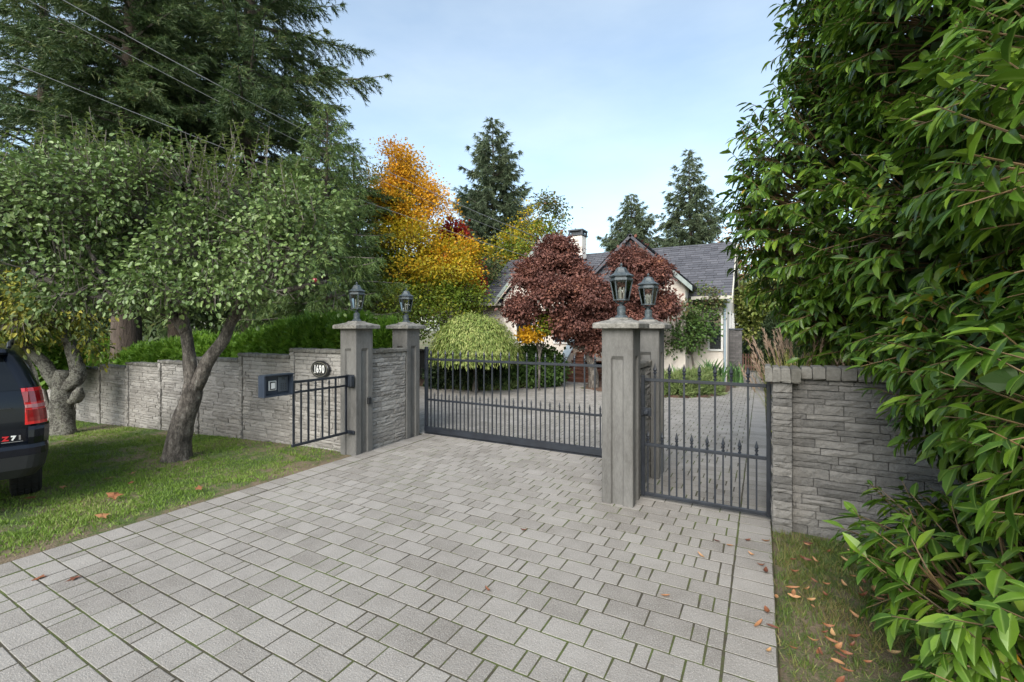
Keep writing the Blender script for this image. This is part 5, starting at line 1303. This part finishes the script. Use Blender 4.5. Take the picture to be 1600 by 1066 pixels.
for k, (px, py) in enumerate(((62, 904), (116, 905))):
    p = at(px, py, EYE * FP / (py - 515)); drop(SM[k], p[0], p[1], .004, .5, 'pair of faded orange leaves on the pavers at the left edge' if 0 else ('amber leaf flat on the left pavers, left of a paler one' if k == 0 else 'pale orange leaf on the left pavers, right of an amber one'), 'leaves fallen on the pavers')
for k, (px, py, s, lab) in enumerate(((178, 794, 1.0, 'largest amber maple leaf lying on the lawn near the paving'), (48, 793, .7, 'amber leaf lying on the lawn just right of the tyre'), (170, 760, .8, 'brown leaf on the lawn behind the largest amber one'), (205, 752, .75, 'tan leaf on the lawn between the leaning trunk and the paving'), (160, 829, .7, 'small rusty leaf at the paving edge below the largest amber one'), (98, 774, .55, 'small tan leaf on the lawn between tyre and large amber leaf'), (310, 782, .6, 'orange leaf at the edge of the paving below the leaning trunk'), (205, 770, .5, 'small yellow leaf on the lawn above the largest amber one'), (110, 682, .8, 'tan leaf at the foot of the gnarled old trunk'), (130, 803, .45, 'tiny brown leaf left of the largest amber one'))):
    d = 2.17 * FP / (py - 515); p = at(px, py, d); drop(SM[k % 4], p[0], p[1], float(gz(p[0], p[1])) + .035, s, lab, 'maple leaves on the lawn')

# ================================================================== BIG LAUREL ON THE RIGHT
reseed(121)
LV_ = [[0, 0, 0, 0]]; 
def laurel_leaf(droop, fold):
    V = [[0, 0, 0]]; rib = [1.0]
    for s, w in ((.22, .34), (.5, .48), (.78, .33)):
        z = -droop * s ** 2
        for x, e in ((-1, 0), (0, 1), (1, 0)): V.append([x * w, s, z + (fold * w if x else 0)]); rib.append(float(e))
    V.append([0, 1, -droop * 1.0]); rib.append(1.0)
    F = [[0, 2, 1], [0, 3, 2], [7, 8, 10], [8, 9, 10]]
    Q = []
    for a in (1, 4): Q += [[a, a + 1, a + 4], [a, a + 4, a + 3], [a + 1, a + 2, a + 5], [a + 1, a + 5, a + 4]]
    return np.array(V, float), np.array(F + Q), np.array(rib)
LF = [laurel_leaf(d, f) for d, f in ((.12, .18), (.28, .25), (.42, .12), (.2, .35), (.35, .3))]
lau = thing('laurel_tree', 'huge glossy laurel with long drooping leaves overhanging the right wall', 'tree', (2.6, 4.6, 0))
LL = [(np.array(c, float), np.array(r, float)) for c, r in (
    ((2.55, 6.9, 3.7), (2.9, 1.9, 2.2)), ((2.72, 6.4, 5.6), (2.55, 1.9, 2.0)), ((2.1, 5.2, 3.0), (1.65, 1.6, 1.35)), ((2.2, 5.0, 4.6), (1.6, 1.6, 1.7)),
    ((1.95, 4.0, 1.85), (1.15, 1.3, .95)), ((2.2, 3.7, 3.2), (1.35, 1.35, 1.3)), ((2.02, 3.45, .5), (1.4, 1.45, .75)), ((1.78, 2.85, .42), (.98, .95, .66)), ((1.5, 5.0, 2.2), (.85, .7, .72)),
    ((2.0, 2.9, 1.6), (1.15, 1.1, .85)), ((2.05, 2.7, 2.8), (1.15, 1.15, .95)), ((2.3, 6.2, 2.2), (2.0, 1.0, .9)), ((2.4, 3.2, 4.4), (1.3, 1.3, 1.0)))]
def inside(P, s, skip=None):
    o = np.zeros(len(P), bool)
    for k, (c, r) in enumerate(LL): o |= (((P - c) / r) ** 2).sum(1) < s
    return o
n_s = 6200
P, D, kk = ell_shell(n_s * 3, LL, .84, 1.05); P = P + .14 * D * noise3(P, 1.5, 2)[:, None]
kp = ~inside(P, .66) & (P[:, 2] > .12) & (P[:, 0] > .28 - np.clip(P[:, 2] - 1.6, 0, 1.2)) & (noise3(P, 1.2, 4) > -.62); P, D = P[kp][:n_s], D[kp][:n_s]
# keep what the wall and the path leave room for
ok_ = (P[:, 0] * FWD[0] + P[:, 1] * FWD[1] > 1.95) & ~((P[:, 1] > 5.2) & (P[:, 1] < 5.9) & (P[:, 2] < 1.75)) & ~((P[:, 1] > 5.6) & (P[:, 2] < 1.6)); P, D = P[ok_], D[ok_]
m = len(P); sd = nrm(D * 1.0 + rsph(m) * .45 + [0, 0, .15]); sl = rng.uniform(.22, .42, m); p0 = P - sd * sl[:, None] * .75
tw = MB(); sticks(tw, p0, P + sd * sl[:, None] * .25, .006, .0025, n=4); sticks(tw, p0 - D * .3 - [0, 0, .12], p0, .009, .006, n=4); part('twigs', tw, M['twig_red'], lau)
NL = 10; c = np.repeat(np.arange(m), NL); u = np.tile(np.linspace(.12, 1.0, NL), m) + rng.uniform(-.04, .04, m * NL); ph = np.tile(np.arange(NL) * 2.4, m) + np.repeat(rng.uniform(0, 6.28, m), NL)
ax = nrm(np.cross(sd, np.tile([0, 0, 1.0], (m, 1)) + rsph(m) * .05)); ay = np.cross(ax, sd)
rad_ = np.cos(ph)[:, None] * ax[c] + np.sin(ph)[:, None] * ay[c] * .55
q = p0[c] + sd[c] * (sl[c] * u)[:, None]
ld = nrm(rad_ * .75 + sd[c] * (.2 + .7 * u)[:, None] + np.array([0, 0, -1.0]) * rng.uniform(.35, .95, (len(c), 1)) + rsph(len(c)) * .18); nn = nrm(np.array([0, 0, .75]) + D[c] * .95 + rsph(len(c)) * .22)
ll = rng.uniform(.085, .20, len(c)) * np.where(u > .92, .72, 1); var = rng.integers(0, 5, len(c)); FR = frames(ld, nn)
# the 300 leaves that show largest in the photograph become objects of their own
mid = q + ld * (ll * .5)[:, None]; dp = mid[:, 0] * FWD[0] + mid[:, 1] * FWD[1]; lx = mid[:, 0] * RGT[0] + mid[:, 1] * RGT[1]
sx, sy = 800 + FP * lx / np.maximum(dp, .1), 515 - FP * (mid[:, 2] - EYE) / np.maximum(dp, .1)
vw = nrm(mid - [0, 0, EYE]); face = np.abs((vw * FR[:, :, 2]).sum(1)); ar = ll ** 2 * (face + .15) / np.maximum(dp, .4) ** 2
vis = (dp > .5) & (sx > 0) & (sx < 1600) & (sy > 0) & (sy < 1066)
cell = (sx // 22).astype(int) * 1000 + (sy // 22).astype(int); od = np.lexsort((dp, cell)); first = np.zeros(len(c), bool); cs_ = cell[od]; first[od[np.r_[True, cs_[1:] != cs_[:-1]]]] = True
top300 = np.argsort(-np.where(vis & first, ar, -1))[:300]; big = np.zeros(len(c), bool); big[top300] = True
S3 = np.stack([ll * .41, ll, ll * .7], 1)
from mathutils import Matrix
lm = [MB().add(V_, F_, 0, {'rib': r_}).mesh('leaf') for V_, F_, r_ in LF]
rl = rootloc(lau)
for i_ in top300:
    o = link('leaf', lm[var[i_]], M['laurel'], lau)
    mt = np.eye(4); mt[:3, :3] = FR[i_] * S3[i_][None, :]; mt[:3, 3] = q[i_] - rl; o.matrix_local = Matrix(mt.tolist())
mb = MB()
for v in range(5):
    s_ = (var == v) & ~big; scatter(mb, LF[v][0], LF[v][1], q[s_], FR[s_], S3[s_], 0, {'rib': LF[v][2]})
part('foliage', mb, M['laurel'], lau, kind='stuff')
# inner leaves, their green darkened for the crown's interior shade, and bare wood
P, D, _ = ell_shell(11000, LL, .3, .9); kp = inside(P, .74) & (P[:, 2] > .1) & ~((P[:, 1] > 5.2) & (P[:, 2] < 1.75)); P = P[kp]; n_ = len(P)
mb = MB(); scatter(mb, *LEAF4, P, frames(rsph(n_) + [0, 0, -.4], rsph(n_) + [0, 0, .6]), np.full(n_, .17)); part('inner_foliage', mb, M['laurel_shade_leaf'], lau, kind='stuff')
mb = MB()
for k, (c_, r_) in enumerate(LL): 
    b0 = np.array([2.6, 4.6, .0]) if c_[2] < 2.2 else np.array([2.8, 5.0, 1.6]); tube(mb, spline([b0, (b0 + c_) / 2 + rsph(1)[0] * .25, c_], 8), np.linspace(.10, .04, 8), n=7)
tube(mb, [[2.6, 4.6, -.1], [2.7, 4.8, .9], [2.8, 5.0, 1.7]], [.2, .16, .12], n=10); part('trunk', mb, M['bark_apple'], lau)
mb = MB()
for k in range(150):
    c_, r_ = LL[rng.choice([0, 1, 2, 3, 5])]; e = c_ + nrm(rng.normal(size=3) + [-1.2, -.9, .1]) * r_ * rng.uniform(.75, 1.0); b0 = c_ + rsph(1)[0] * r_ * .25
    tube(mb, spline([b0, (b0 + e) / 2 + rsph(1)[0] * .12, e], 6), np.linspace(.014, .003, 6), n=4)
part('branches', mb, M['twig'], lau)
